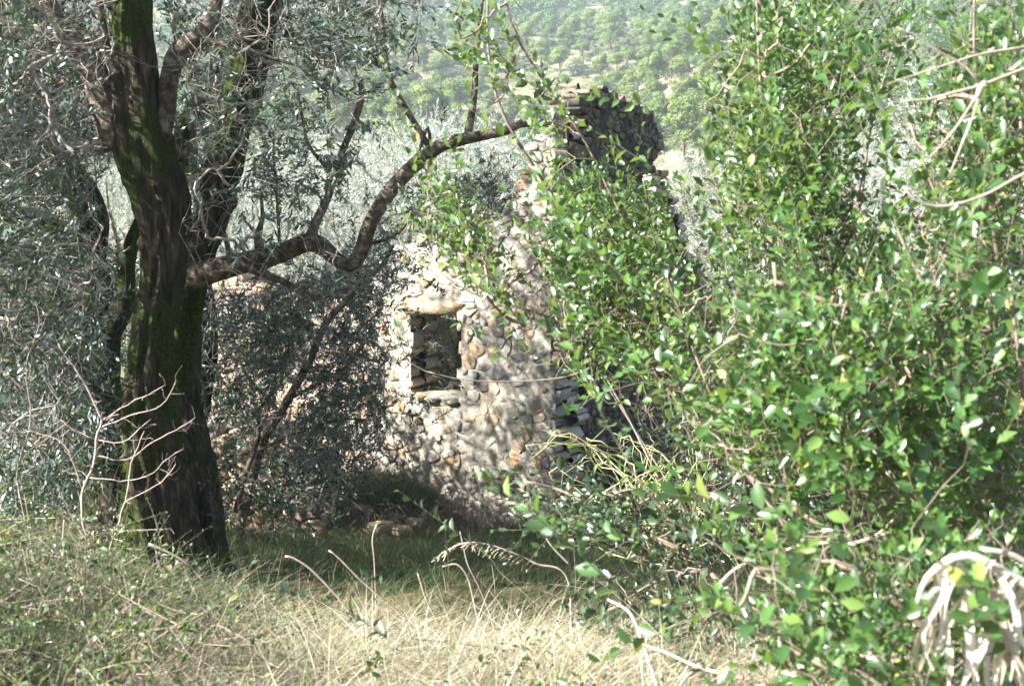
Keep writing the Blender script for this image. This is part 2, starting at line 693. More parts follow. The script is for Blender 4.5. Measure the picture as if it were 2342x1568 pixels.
M['scrub'] = leaf_mat('scrub_leaf', [(0, (.04, .07, .035)), (.6, (.10, .14, .065)), (1, (.22, .23, .14))], None, (.15, .2, .06), .15, .7, .2)
M['straw'] = leaf_mat('straw', [(0, (.20, .14, .09)), (.3, (.42, .34, .24)), (.6, (.64, .57, .44)), (.80, (.78, .72, .60)), (.86, (.24, .29, .10)), (1, (.34, .37, .16))], None, (.66, .60, .45), .3, .55, .3)
M['grass'] = leaf_mat('green_grass', [(0, (.022, .055, .02)), (.5, (.045, .095, .03)), (.72, (.09, .14, .04)), (.8, (.16, .13, .08)), (1, (.28, .24, .15))], None, (.2, .35, .06), .3, .5, .3)
M['bark'] = rough_mat('olive_bark', [(.25, (.012, .010, .008)), (.45, (.05, .040, .028)), (.62, (.11, .09, .065)), (.8, (.24, .21, .165))], 9, 1.0, 0.06, .9, .15,
                      moss_extra((.022, .034, .007), (.062, .088, .016), .43, .56, 2.1), stretch=(3.2, 3.2, .6), bscale=12)
M['bark2'] = rough_mat('branch_bark', [(.3, (.03, .024, .018)), (.5, (.12, .095, .07)), (.7, (.30, .26, .20))], 16, 1.0, .02, .9, .15)
M['twig'] = rough_mat('grey_twig', [(.3, (.20, .17, .14)), (.7, (.44, .39, .34))], 18, 0, .01, .8, .2)
M['stem'] = rough_mat('shrub_stem', [(.3, (.09, .065, .05)), (.7, (.30, .24, .18))], 15, 0, .01, .6, .3)
M['palecane'] = rough_mat('pale_dead_twig', [(.3, (.22, .17, .135)), (.7, (.44, .37, .31))], 25, .3, .003, .7, .25)
M['redtwig'] = rough_mat('reddish_twig', [(.3, (.36, .24, .20)), (.7, (.60, .48, .42))], 12, 0, .01, .6, .3)
M['rosecane'] = rough_mat('green_rose_cane', [(.3, (.22, .26, .10)), (.7, (.46, .44, .24))], 12, 0, .01, .5, .3)
M['hip'] = rough_mat('rose_hip_red', [(.3, (.45, .02, .015)), (.7, (.62, .05, .03))], 12, 0, .01, .25, .5)
M['frond'] = leaf_mat('dead_frond', [(0, (.34, .28, .21)), (.4, (.58, .52, .43)), (1, (.74, .69, .60))], None, (.5, .42, .32), .2, .7, .2)


def stone_extra(t, col, tc):
    n = noise_tex(t, 1.5, 4, .6, tc.outputs['Object'])
    k = ramp(t, [(.50, (0, 0, 0)), (.66, (1, 1, 1))])
    t.links.new(n.outputs['Fac'], k.inputs[0])
    n3 = noise_tex(t, 26, 4, .7, tc.outputs['Object'])
    c2 = mixc(t, .55, col, (.10, .09, .08))
    c = mixc(t, k.outputs[0], col, c2)
    k3 = ramp(t, [(.56, (0, 0, 0)), (.66, (1, 1, 1))])
    t.links.new(n3.outputs['Fac'], k3.inputs[0])
    return mixc(t, k3.outputs[0], c, mixc(t, .6, c, (.46, .45, .40)))


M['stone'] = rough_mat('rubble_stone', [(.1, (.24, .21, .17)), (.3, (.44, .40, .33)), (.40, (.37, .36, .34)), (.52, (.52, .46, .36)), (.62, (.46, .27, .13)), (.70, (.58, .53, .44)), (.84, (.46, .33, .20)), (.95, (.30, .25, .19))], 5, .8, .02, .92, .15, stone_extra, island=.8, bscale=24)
M['shade_oldstone'] = rough_mat('blackened_shade_stone', [(.1, (.05, .048, .045)), (.4, (.13, .12, .10)), (.6, (.20, .17, .13)), (.75, (.15, .09, .05)), (.9, (.25, .23, .19))], 5, .8, .02, .92, .15, stone_extra, island=.75, bscale=24)  # moss-blackened stone, darkened further: the side wall's shade put into the colour
M['warmstone'] = rough_mat('warm_stone', [(.1, (.30, .20, .15)), (.4, (.46, .34, .25)), (.7, (.50, .33, .22)), (.95, (.55, .47, .38))], 5, .8, .02, .92, .15, None, island=.8, bscale=24)
M['mortar'] = rough_mat('earth_mortar', [(.3, (.25, .225, .175)), (.7, (.50, .46, .38))], 6, 1.0, .03, .95, .1, bscale=20)

M['shade_oldmortar'] = rough_mat('mossy_shade_mortar', [(.3, (.035, .034, .026)), (.6, (.10, .095, .075)), (.8, (.20, .18, .15))], 6, 1.0, .03, .95, .1, bscale=20)  # mortar darkened to match, with the side wall's shade in its colour


def ground_mat():
    m, t, o = new_mat('ground_soil')
    tc = t.nodes.new('ShaderNodeTexCoord')
    n1 = noise_tex(t, 1.6, 8, .65, tc.outputs['Object'])
    r1 = ramp(t, [(.3, (.045, .04, .022)), (.5, (.11, .09, .05)), (.7, (.20, .16, .09))])
    t.links.new(n1.outputs['Fac'], r1.inputs[0])
    n2 = noise_tex(t, .045, 6, .6, tc.outputs['Object'])
    r2 = ramp(t, [(.38, (.10, .12, .05)), (.5, (.22, .21, .12)), (.58, (.36, .31, .22)), (.7, (.50, .44, .37))])
    t.links.new(n2.outputs['Fac'], r2.inputs[0])
    n3 = noise_tex(t, .6, 6, .7, tc.outputs['Object'])
    r3 = ramp(t, [(.4, (.45, .5, .4)), (.65, (1.1, 1.05, 1.0))])
    t.links.new(n3.outputs['Fac'], r3.inputs[0])
    far = mixc(t, 1.0, r2.outputs[0], r3.outputs[0], 'MULTIPLY')
    sx = t.nodes.new('ShaderNodeSeparateXYZ')
    t.links.new(tc.outputs['Object'], sx.inputs[0])
    mr = t.nodes.new('ShaderNodeMapRange')
    mr.inputs[1].default_value = 18
    mr.inputs[2].default_value = 45
    t.links.new(sx.outputs[1], mr.inputs[0])
    col = mixc(t, mr.outputs[0], r1.outputs[0], far)
    p = t.nodes.new('ShaderNodeBsdfPrincipled')
    t.links.new(col, p.inputs['Base Color'])
    p.inputs['Roughness'].default_value = .95
    p.inputs['Specular IOR Level'].default_value = .1
    b = t.nodes.new('ShaderNodeBump')
    b.inputs['Strength'].default_value = .6
    b.inputs['Distance'].default_value = .05
    t.links.new(noise_tex(t, 9, 6, .7, tc.outputs['Object']).outputs['Fac'], b.inputs['Height'])
    t.links.new(b.outputs[0], p.inputs['Normal'])
    t.links.new(p.outputs[0], o.inputs['Surface'])
    return m


M['ground'] = ground_mat()

# ------------------------------------------------------------------ ground and hill
yy = np.concatenate([np.arange(-40, -2, 2.), np.arange(-2, 20, .16), np.geomspace(20, 680, 180)[1:]])
xs = np.concatenate([-np.geomspace(7, 700, 90)[::-1], np.arange(-6.8, 6.9, .17), np.geomspace(7, 700, 90)])
X, Y = np.meshgrid(xs, yy)
Z = gz(X, Y)
nx, ny = len(xs), len(yy)
I = np.arange(ny - 1)[:, None] * nx + np.arange(nx - 1)[None]
Q = np.stack([I, I + 1, I + nx + 1, I + nx], -1).reshape(-1, 4)
tag(mesh_obj('ground', np.stack([X, Y, Z], -1).reshape(-1, 3), Q, M['ground'], smooth=True), kind='structure')

# ------------------------------------------------------------------ stone walls
CUBE = None


def cube_sphere(k=3):
    vs, idx, fs = [], {}, []
    g = np.linspace(-1, 1, k + 1)
    for ax in range(3):
        for s in (-1, 1):
            ids = []
            for a in g:
                row = []
                for b in g:
                    v = [0, 0, 0]
                    v[ax] = s; v[(ax + 1) % 3] = a; v[(ax + 2) % 3] = b
                    key = tuple(round(c, 4) for c in v)
                    if key not in idx:
                        idx[key] = len(vs); vs.append(v)
                    row.append(idx[key])
                ids.append(row)
            for i in range(k):
                for j in range(k):
                    q = [ids[i][j], ids[i + 1][j], ids[i + 1][j + 1], ids[i][j + 1]]
                    fs.append(q if s > 0 else q[::-1])
    return np.array(vs, float), np.array(fs)


CSV, CSF = cube_sphere(3)


def stone(mb, c, half, ax, rg, p=7.0, jit=.06):
    v = CSV.copy()
    l = (np.abs(v)**p).sum(1)**(1 / p)
    v = v / l[:, None]
    s = rg.uniform(0, 99)
    v = v * (1 + .10 * fbm(v[:, 0] * 1.1 + s, v[:, 1] * 1.1, v[:, 2] * 1.1 + s, 2))[:, None] + rg.normal(size=v.shape) * jit * .6
    # chisel a couple of corners
    for _ in range(5):
        n = norm(rg.normal(size=3) * np.array([1, .6, 1]))
        d = v @ n
        lim = rg.uniform(.82, 1.15)
        v = v - np.maximum(d - lim, 0)[:, None] * n
    v = v * half
    a = rg.normal() * .07
    ca, sa = math.cos(a), math.sin(a)
    v = np.stack([v[:, 0] * ca - v[:, 2] * sa, v[:, 1], v[:, 0] * sa + v[:, 2] * ca], 1)
    mb.add(v @ ax + c, CSF)


def clip_half(poly, p, n):
    """keep the side of the line through p where (q - p).n <= 0"""
    out = []
    m = len(poly)
    for i in range(m):
        a, b = poly[i], poly[(i + 1) % m]
        da, db = (a - p) @ n, (b - p) @ n
        if da <= 0: out.append(a)
        if (da < 0 < db) or (db < 0 < da):
            out.append(a + (b - a) * (da / (da - db)))
    return out


def cells(tmin, tmax, zmin, zmax, size, rg):
    """packed irregular stones: clipped Voronoi cells, wider than tall"""
    sx, sz = size * 1.45, size
    pts = []
    z = zmin
    while z < zmax:
        h = sz * rg.uniform(.5, 1.5)
        t = tmin - rg.uniform(0, sx)
        while t < tmax + sx:
            w = sx * rg.uniform(.4, 2.0) * (h / sz)**.6
            pts.append((t + w / 2 + rg.normal() * w * .14, z + h / 2 + rg.normal() * h * .24))
            if rg.random() < .3:
                pts.append((t + w * .9, z + h * rg.uniform(.05, .25)))
            t += w
        z += h
    pts = np.array(pts)
    q = pts * np.array([1 / 1.45, 1.])
    res = []
    for i in range(len(q)):
        d = ((q - q[i])**2).sum(1)
        near = np.argsort(d)[1:14]
        r = size * 1.5
        poly = [q[i] + np.array(c) * r for c in ((-1, -1), (1, -1), (1, 1), (-1, 1))]
        for j in near:
            v = q[j] - q[i]
            L = math.sqrt(v @ v)
            n = v / max(L, 1e-6)
            poly = clip_half(poly, q[i] + v / 2 - n * size * .018, n)
            if len(poly) < 3: break
        if len(poly) >= 3:
            res.append((pts[i], np.array(poly) * np.array([1.45, 1.])))
    return res


def rubble_wall(root, org, u, outline, thick, mat, rg, holes=(), part='masonry', core=True, size=.118, z0=-4.0, mortar='mortar'):
    """outline: polygon in (t along u, z); stones are packed, angular, each with its own worn face"""
    u = np.array([u[0], u[1], 0.]); u /= np.linalg.norm(u)
    n = np.array([u[1], -u[0], 0.])            # towards the viewer's side
    outline = np.asarray(outline, float)
    tmin, tmax = outline[:, 0].min(), outline[:, 0].max()
    zmax = outline[:, 1].max()
    mb = MB()

    def at(t, y, z):
        return org + np.outer(t, u) + np.outer(y, n) + np.stack([0 * z, 0 * z, z], 1)
    for layer in (1, -1):
        for c, poly in cells(tmin, tmax, z0, zmax + .1, size, rg):
            if not in_poly(c[:1], c[1:2], outline)[0]: continue
            skip = False
            P = [p for p in poly]
            for H in holes:
                if H[0] < c[0] < H[1] and H[2] < c[1] < H[3]: skip = True; break
                dl, dr_, db, dt = H[0] - c[0], c[0] - H[1], H[2] - c[1], c[1] - H[3]
                k = int(np.argmax([dl, dr_, db, dt]))
                P = clip_half(P, np.array([[H[0], 0], [H[1], 0], [0, H[2]], [0, H[3]]][k], float), np.array([[1., 0], [-1, 0], [0, 1], [0, -1]][k]))
                if len(P) < 3: skip = True; break
            if skip: continue
            P = np.array(P)
            # more corners, slightly wavering edges
            Q_ = []
            for i in range(len(P)):
                a_, b_ = P[i], P[(i + 1) % len(P)]
                L = np.linalg.norm(b_ - a_)
                Q_.append(a_ * .9 + (P[i - 1] + b_) * .05 + rg.normal(size=2) * .003)
                if L > .05: Q_.append((a_ + b_) / 2 + rg.normal(size=2) * .006)
            Q_ = np.array(Q_)
            m = len(Q_)
            cc = Q_.mean(0)
            Q_ = cc + (Q_ - cc) * rg.uniform(.86, 1.0, 2)
            f = layer * (thick / 2)
            stick = rg.normal() * .009 - .003
            tx, tz = rg.normal() * .08, rg.normal() * .06
            rings = []
            for sc_, dy in ((.97, -thick * .5 + .02), (1.0, -.012), (.985, -.002), (.90, .002)):
                R_ = cc + (Q_ - cc) * sc_
                y = dy + stick + (R_[:, 0] - cc[0]) * tx + (R_[:, 1] - cc[1]) * tz + rg.normal(size=m) * (.004 if dy > -.1 else 0)
                if dy < -.1: y = np.full(m, dy)
                rings.append(at(R_[:, 0], f + layer * y, R_[:, 1]))
            ctr = at(np.array([cc[0]]), np.array([f + layer * (stick + .006 + rg.normal() * .005)]), np.array([cc[1]]))
            V = np.vstack(rings + [ctr])
            i = np.arange(m)
            i2 = (i + 1) % m
            q = np.vstack([np.stack([k * m + i, k * m + i2, (k + 1) * m + i2, (k + 1) * m + i], 1) for k in range(3)])
            tri = np.stack([3 * m + i, 3 * m + i2, np.full(m, 4 * m)], 1)
            if layer > 0: q = q[:, ::-1]; tri = tri[:, ::-1]
            mb.add(V, q, tri)
    o = mb.build(part, mat, root)
    if core:
        mc = MB()
        dt = .06
        ts = np.arange(tmin + .03, tmax - .02, dt)
        th0 = thick / 2 - .0085
        for t in ts:
            zs = np.arange(z0, zmax, .03)
            ok = in_poly(np.full(len(zs), t), zs + .07, outline) & in_poly(np.full(len(zs), t - .04), zs, outline) & in_poly(np.full(len(zs), t + .04), zs, outline)
            for H in holes:
                ok &= ~((zs > H[2] - .03) & (zs < H[3] + .03) & (H[0] - .05 < t < H[1] + .05))
            e = np.flatnonzero(np.diff(np.concatenate([[0], ok.astype(int), [0]])))
            for a, b in zip(e[::2], e[1::2]):
                za, zb = zs[a], zs[b - 1]
                if zb - za < .06: continue
                hz = np.arange(math.ceil(za / .06) * .06, zb + .001, .06)
                if len(hz) < 2: continue
                k = len(hz)
                rows = []
                for tt, sg in ((t - dt / 2, 1), (t + dt / 2, 1), (t + dt / 2, -1), (t - dt / 2, -1)):
                    y = sg * (th0 + .016 * fbm(tt * 6 + 3 * sg, hz * 6, 0, 3) + .012 * fbm(tt * 1.7 + 3 * sg, hz * 1.7, 4, 2))
                    rows.append(at(np.full(k, tt), y, hz))
                V = np.vstack(rows)
                i = np.arange(k - 1)
                q = np.vstack([np.stack([r0 * k + i, r1 * k + i, r1 * k + i + 1, r0 * k + i + 1], 1) for r0, r1 in ((0, 1), (2, 3))])
                mc.add(V, q)
        mc.build('mortar', M[mortar], root)
    return o


def plane_hit(px, py, org, u):
    """where the sight line meets the upright plane through org along u: (t, z)"""
    r = ray(px, py)
    A = np.array([[r[0], -u[0]], [r[1], -u[1]]])
    s, t = np.linalg.solve(A, np.array([org[0], org[1]]))
    return t, CAMZ + s * r[2]


def hits(pts, org, u):
    return [plane_hit(a, b, org, u) for a, b in pts]


RF = R(35)
corner = W(1262, 784, 12.8)
uF = (math.cos(RF), -math.sin(RF))                 # facade runs left -> corner, n faces the viewer / sun
uS = (math.sin(RF), math.cos(RF))                  # side wall runs away to the right
C0 = np.array([corner[0], corner[1], 0.])
# facade: origin at its left end
tl, _ = plane_hit(868, 784, C0, uF)
F0 = C0 + np.array([uF[0], uF[1], 0]) * tl
fout = hits([(868, 1300), (872, 1000), (868, 760), (876, 640), (905, 600), (950, 560), (1000, 540), (1045, 505), (1100, 490), (1130, 465), (1165, 470), (1190, 430), (1225, 400),
             (1240, 330), (1262, 300), (1285, 262), (1300, 240), (1300, 1330)], F0, uF)
fout[0] = (fout[0][0], -3.6); fout[-1] = (fout[-1][0], -3.6)
wa = plane_hit(973, 712, F0, uF)
wb = plane_hit(1074, 905, F0, uF)
ruin = empty('ruined_house', (C0[0], C0[1], gz(C0[0], C0[1])), 'roofless ruined house of rubble stone with one square window opening', 'ruin')
rubble_wall(ruin, F0, uF, fout, .5, M['stone'], np.random.default_rng(11), holes=[(wa[0], wb[0], wb[1], wa[1])], part='front_wall')
sout = hits([(1262, 1330), (1262, 262), (1285, 232), (1300, 208), (1345, 202), (1370, 222), (1385, 218), (1400, 238), (1430, 246), (1440, 240), (1460, 258), (1464, 300),
             (1476, 312), (1480, 345), (1462, 362), (1462, 390), (1430, 400), (1440, 430), (1470, 520), (1480, 700), (1500, 1300)], C0, uS)
sout[0] = (.26, -3.6); sout[1] = (.26, sout[1][1]); sout[2] = (max(.28, sout[2][0]), sout[2][1]); sout[-1] = (sout[-1][0], -3.6)
S0 = C0 + .0 * np.array([uS[0], uS[1], 0])
rubble_wall(ruin, S0, uS, sout, .5, M['shade_oldstone'], np.random.default_rng(12), mortar='shade_oldmortar', size=.085, part='side_wall')
# quoins at the corner, the lintel and sill of the window
rq = np.random.default_rng(5)
aF = np.array([[uF[0], uF[1], 0], [uF[1], -uF[0], 0], [0, 0, 1]])
mbl_ = MB()
wc = (wa[0] + wb[0]) / 2
stone(mbl_, F0 + aF[0] * wc + aF[1] * .02 + np.array([0, 0, wa[1] + .075]), np.array([(wb[0] - wa[0]) / 2 + .16, .27, .075]), aF, rq, 12, .02)
mbl_.build('lintel', M['stone'], ruin)
mbl_ = MB()
for t0 in np.linspace(wa[0] + .1, wb[0] - .1, 3):
    stone(mbl_, F0 + aF[0] * t0 + aF[1] * .04 + np.array([0, 0, wb[1] - .035]), np.array([.125, .27, .045]), aF, rq, 9, .03)
mbl_.build('sill', M['stone'], ruin)
# back wall stub, lit, seen right of the dark side wall; and the left inner wall
B0 = C0 + np.array([uS[0], uS[1], 0]) * 2.9
bout = hits([(1440, 1300), (1440, 430), (1462, 400), (1500, 392), (1512, 432), (1520, 470), (1545, 505), (1548, 560), (1600, 640), (1640, 1300)], B0, uF)
bout[0] = (bout[0][0], -4.0); bout[-1] = (bout[-1][0], -4.0)
rubble_wall(ruin, B0, uF, bout, .45, M['stone'], np.random.default_rng(13), part='back_wall')
L0 = F0 + np.array([uS[0], uS[1], 0]) * .26
lz = plane_hit(872, 640, F0, uF)[1]
lout = [(0, -3.6), (0, lz), (.5, lz - .15), (.9, lz - .6), (1.6, lz - .75), (2.2, lz - 1.5), (2.9, lz - 1.7), (2.9, -3.6)]
rubble_wall(ruin, L0, uS, lout, .45, M['stone'], np.random.default_rng(14), part='inner_wall')

# second ruin wall behind the olives on the left, warm stone
G0 = W(430, 784, 18.5); G0[2] = 0
uG = (math.cos(R(22)), -math.sin(R(22)))
gout = hits([(430, 1050), (420, 660), (470, 640), (560, 625), (640, 650), (720, 640), (800, 655), (868, 690), (880, 1050)], G0, uG)
gout[0] = (gout[0][0], -4.3); gout[-1] = (gout[-1][0], -4.3)
rw = empty('stone_wall', (G0[0], G0[1], gz(G0[0], G0[1])), 'warm orange rubble wall glimpsed through olive leaves left of the ruin', 'wall')
rubble_wall(rw, G0, uG, gout, .5, M['warmstone'], np.random.default_rng(15), part='masonry', z0=-4.3, size=.17)

# low terrace wall of pinkish stones
T0 = W(455, 1000, 12.5); T0[2] = 0
tout = [(0, -3.), (0, W(455, 985, 12.5)[2]), (.8, W(500, 970, 12.5)[2]), (1.2, W(560, 990, 12.5)[2]), (1.5, W(600, 1040, 12.5)[2]), (1.6, -3.)]
tw = empty('terrace_wall', (T0[0], T0[1], gz(T0[0], T0[1])), 'low pinkish dry stone terrace wall in shade right of the mossy trunk', 'wall')
rubble_wall(tw, T0, (1, -.1), tout, .4, M['warmstone'], np.random.default_rng(16), part='masonry', core=False, z0=-3., size=.13)

# loose stones at the foot of the facade
LS = [((820, 1172), 13.0, .13, 'white loose stone in the grass under the left edge of the ruin'),
      ((868, 1212), 12.4, .16, 'flat brown slab lying in grass below the rubble mound'),
      ((915, 1218), 12.2, .14, 'square brown stone lying right of the flat brown slab'),
      ((948, 1200), 12.3, .11, 'small brown stone leaning near the mound of dead stems'),
      ((1265, 1228), 11.8, .17, 'grey loose stone in the grass below the corner of the ruin'),
      ((1208, 1178), 12.2, .13, 'pale stone fallen against the foot of the ruin corner'),
      ((1150, 1185), 12.3, .10, 'small cream stone at the foot of the facade')]
for (px, py), d, s, lab in LS:
    # put it where the sight line meets the ground
    for dd in np.arange(6, 20, .05):
        p = W(px, py, dd)
        if p[2] < gz(p[0], p[1]) + .04: break
    mb = MB()
    rs = np.random.default_rng(int(px))
    stone(mb, np.zeros(3), np.array([s, s * .8, s * .55]), aF, rs, 3.5)
    o = mb.build('loose_stone', M['stone'])
    o.location = (p[0], p[1], float(gz(p[0], p[1])) + s * .3)
    tag(o, lab, 'stone', 'loose stones below the ruin')

# ------------------------------------------------------------------ pines on the hillside
def puff(rg, n, c, rad, size, mb, flat=.75, elong=1.0):
    d = norm(rg.normal(size=(n, 3)))
    d[:, 2] = np.abs(d[:, 2]) * np.where(rg.random(n) < .8, 1, -.6)
    k = rg.uniform(.62, 1.0, n)
    lump = 1 + .22 * fbm(d[:, 0] * 2.2 + c[0], d[:, 1] * 2.2 + c[1], d[:, 2] * 2.2 + c[2], 2)
    P = c + d * (k * lump)[:, None] * rad * np.array([1, 1, flat])
    up = norm(d + rg.normal(size=(n, 3)) * .28 + np.array([0, 0, .1]))
    x = norm(np.cross(up, rg.normal(size=(n, 3))))
    y = np.cross(up, x)
    s = size * rg.uniform(.6, 1.3, n)[:, None]
    V = np.stack([P - x * s, P + x * s * .4 + y * s * .7, P + x * s * .5 - y * s * .8 + up * s * .3], 1).reshape(-1, 3)
    mb.add(V, np.arange(n * 3).reshape(-1, 3))


def pine_proto(i):
    rg = np.random.default_rng(200 + i)
    H = 7.0
    mb = MB()
    nl = 11
    tall = i % 2
    for k in range(nl):
        a = rg.uniform(0, 6.28)
        f = rg.random()
        rr = (1.9 if not tall else 1.5) * math.sqrt(f) * (1.0 if k < 7 else .6)
        zc = H * (.40 + .42 * rg.random()) if k < 7 else H * (.82 + .12 * rg.random())
        c = np.array([math.cos(a) * rr, math.sin(a) * rr, zc])
        puff(rg, 700, c, rg.uniform(1.0, 1.5), .115, mb)
    for k in range(3):
        a = rg.uniform(0, 6.28)
        puff(rg, 140, np.array([math.cos(a) * 1.6, math.sin(a) * 1.6, H * .3]), 1.0, .11, mb)
    tr = MB()
    tube(tr, np.array([[0, 0, -2.5], [0.1, 0, 1.5], [-.05, .1, 3.2], [0, 0, 5.8]]), np.array([.22, .18, .13, .05]), 6, .6)
    for k in range(6):
        a = rg.uniform(0, 6.28)
        tube(tr, np.array([[0, 0, 2.5 + k * .4], [math.cos(a) * .9, math.sin(a) * .9, 3.6 + k * .35]]), np.array([.07, .03]), 4)
    e = empty('pine_tree', (0, 0, 0), 'rounded light green pine growing on the far hillside', 'tree', 'pine trees on the far hillside')
    tr.build('trunk', M['bark2'], e)
    mb.build('crown', M['pine'], e)
    return e


def copy_tree(o):
    c = o.copy()
    COL.objects.link(c)
    for ch in o.children:
        d = ch.copy()
        COL.objects.link(d)
        d.parent = c
    return c


protos = [pine_proto(i) for i in range(5)]
rp = np.random.default_rng(21)
spots = []
tries = 0


def bare(x, y):
    """open scree and field patches on the slope"""
    v = 0
    v = v + np.exp(-((x - 56) / 48)**2 - ((y - 402) / 22)**2) * 1.7      # pale scree under the crest
    v = v + np.exp(-((x + 30) / 26)**2 - ((y - 160) / 26)**2) * 1.9      # pale field left of the ruin
    return v + .30 * fbm(x / 30., y / 40., 5, 2)


while len(spots) < 292 and tries < 60000:
    tries += 1
    y = 112 + (345 - 112) * rp.random()**1.05
    x = rp.uniform(-.25, .235) * y
    b = bare(x, y)
    if b > .62 + .25 * rp.random(): continue
    s = rp.uniform(.5, .95) if rp.random() < .5 else rp.uniform(.85, 1.3)
    ok = all((x - q[0])**2 + (y - q[1])**2 > (1.7 * (s + q[2]))**2 * (.75 if x > .05 * y else 1.15) for q in spots)
    if ok: spots.append((x, y, s))
print('pines', len(spots), tries)
for i, (x, y, s) in enumerate(spots):
    o = protos[i] if i < 5 else copy_tree(protos[rp.integers(0, 5)])
    o.location = (x, y, float(gz(x, y)) - .3 * s)
    o.rotation_euler = (rp.normal() * .04, rp.normal() * .04, rp.uniform(0, 6.28))
    o.scale = (s * rp.uniform(.9, 1.15), s * rp.uniform(.9, 1.15), s * rp.uniform(.85, 1.2))

# farther wood above them, one mass; low scrub between the pines, one mass
mbw = MB()
for k in range(2300):
    y = rp.uniform(335, 640) if k < 1500 else rp.uniform(115, 345)
    x = rp.uniform(-.4, .46) * y
    if k >= 1500 and -.26 < x / y < .24: continue
    if bare(x, y) > .6 + .3 * rp.random(): continue
    g = float(gz(x, y))
    w_ = rp.uniform(.8, 1.25)
    for q in range(3):
        puff(rp, 95, np.array([x + rp.normal() * 1.4, y + rp.normal() * 1.4, g + w_ * (1.2 + 1.9 * q)]), w_ * (3.1 - .6 * q), .0010 * y + .06, mbw)
tag(mbw.build('far_wood', M['pine']), kind='stuff')
mbs = MB()
for k in range(9000):
    y = 85 + 380 * rp.random()**1.2
    x = rp.uniform(-.38, .46) * y
    b = bare(x, y)
    if b > .75 and rp.random() < .85: continue
    g = float(gz(x, y))
    r_ = rp.uniform(.5, 1.9) * (1 if b < .5 else .45)
    puff(rp, int(30 + 60 * r_), np.array([x, y, g + r_ * .2]), r_, .13 + .0003 * y, mbs)
tag(mbs.build('hillside_scrub', M['scrub']), kind='stuff')

# ------------------------------------------------------------------ silvery olives in the middle distance
def far_olive(i):
    rg = np.random.default_rng(300 + i)
    e = empty('olive_tree', (0, 0, 0), '', 'tree', 'silvery olive trees beyond the ruin')
    tr, mbl, mbt = MB(), MB(), MB()
    tube(tr, np.array([[0, 0, -7.], [.1, 0, -3.0], [0, .1, -1.6]]), np.array([.2, .17, .13]), 10, .2, .2)
    N = 170
    d = norm(rg.normal(size=(N, 3)))
    d[:, 2] = d[:, 2] * .9
    seeds = d * (rg.random(N)**.45 * 2.0 * (1 + .3 * fbm(d[:, 0] * 1.5 + i * 7, d[:, 1] * 1.5, d[:, 2] * 1.5, 2)))[:, None]
    nodes = []
    for k in range(5):
        a = k * 1.26 + rg.normal() * .3
        P = np.array([[0, .1, -1.6], [math.cos(a) * .5, math.sin(a) * .5, -.7], [math.cos(a) * 1.0, math.sin(a) * 1.0, .4], [math.cos(a) * 1.1, math.sin(a) * 1.1, 1.2]])
        Ps, rs = spline(P, np.array([.09, .07, .04, .015]), .2)
        tube(tr, Ps, rs, 6)
        nodes.append(Ps)
    par, w, _ = connect(np.concatenate(nodes), seeds, rg)
    r1 = np.minimum(.006 * np.sqrt(w), .03)
    twigs(mbt, par, seeds, r1 * 1.2, r1, wob=.08, n=3, K=4, rg=rg)
    per = 8
    base = np.repeat(seeds, per, 0) + rg.normal(size=(N * per, 3)) * .22
    D = norm(np.repeat(seeds, per, 0)) * .6 + rg.normal(size=base.shape) * .5 + np.array([0, 0, .25])
    put_sprays(mbl, mbt, 'olive_far', base, D, rg.uniform(.7, 1.15, len(base)), rg, .004)
    tr.build('trunk', M['bark2'], e)
    mbt.build('twigs', M['twig'], e)
    mbl.build('crown', M['olive_far'], e)
    return e


fo = [far_olive(i) for i in range(3)]
FO = [(560, 520, 27, .95, 'silver leaved olive seen between the mossy trunk and the leaning stem'),
      (690, 480, 36, 1.1, 'pale silvery olive standing below the bright field'),
      (830, 480, 29, .9, 'silvery olive crown beside the bare forked branch'),
      (640, 590, 22, .75, 'grey olive crown just above the thick horizontal branch'),
      (960, 440, 33, 1.1, 'tall silvery olive crown rising behind the arching branch'),
      (1060, 470, 25, .9, 'silver olive directly behind the left end of the ruin'),
      (1180, 450, 28, .8, 'silver olive behind the sloping gable of the ruin'),
      (860, 580, 21, .75, 'grey olive crown behind the elbow of the horizontal branch'),
      (1640, 500, 34, 1.0, 'white silvery olive just right of the ruin'),
      (1760, 560, 28, .9, 'silvery olive behind the tall leafy shoots'),
      (1950, 470, 30, 1.1, 'silvery olive seen through the gap in the shrub'),
      (2150, 470, 25, .75, 'tall silvery olive crown near the top right corner'),
      (2230, 420, 21, 1.0, 'silvery olive at the right edge behind dead twigs'),
      (300, 520, 26, .9, 'pale olive seen left of the mossy trunk'),
      (1035, 810, 14.5, .27, 'small olive sprouting inside the roofless ruin')]
for i, (px, py, d, s, lab) in enumerate(FO):
    o = fo[i] if i < 3 else copy_tree(fo[i % 3])
    p = W(px, py, d)
    o.location = p
    o.scale = (s, s, s)
    o.rotation_euler = (0, 0, i * 1.7)
    o['label'] = lab

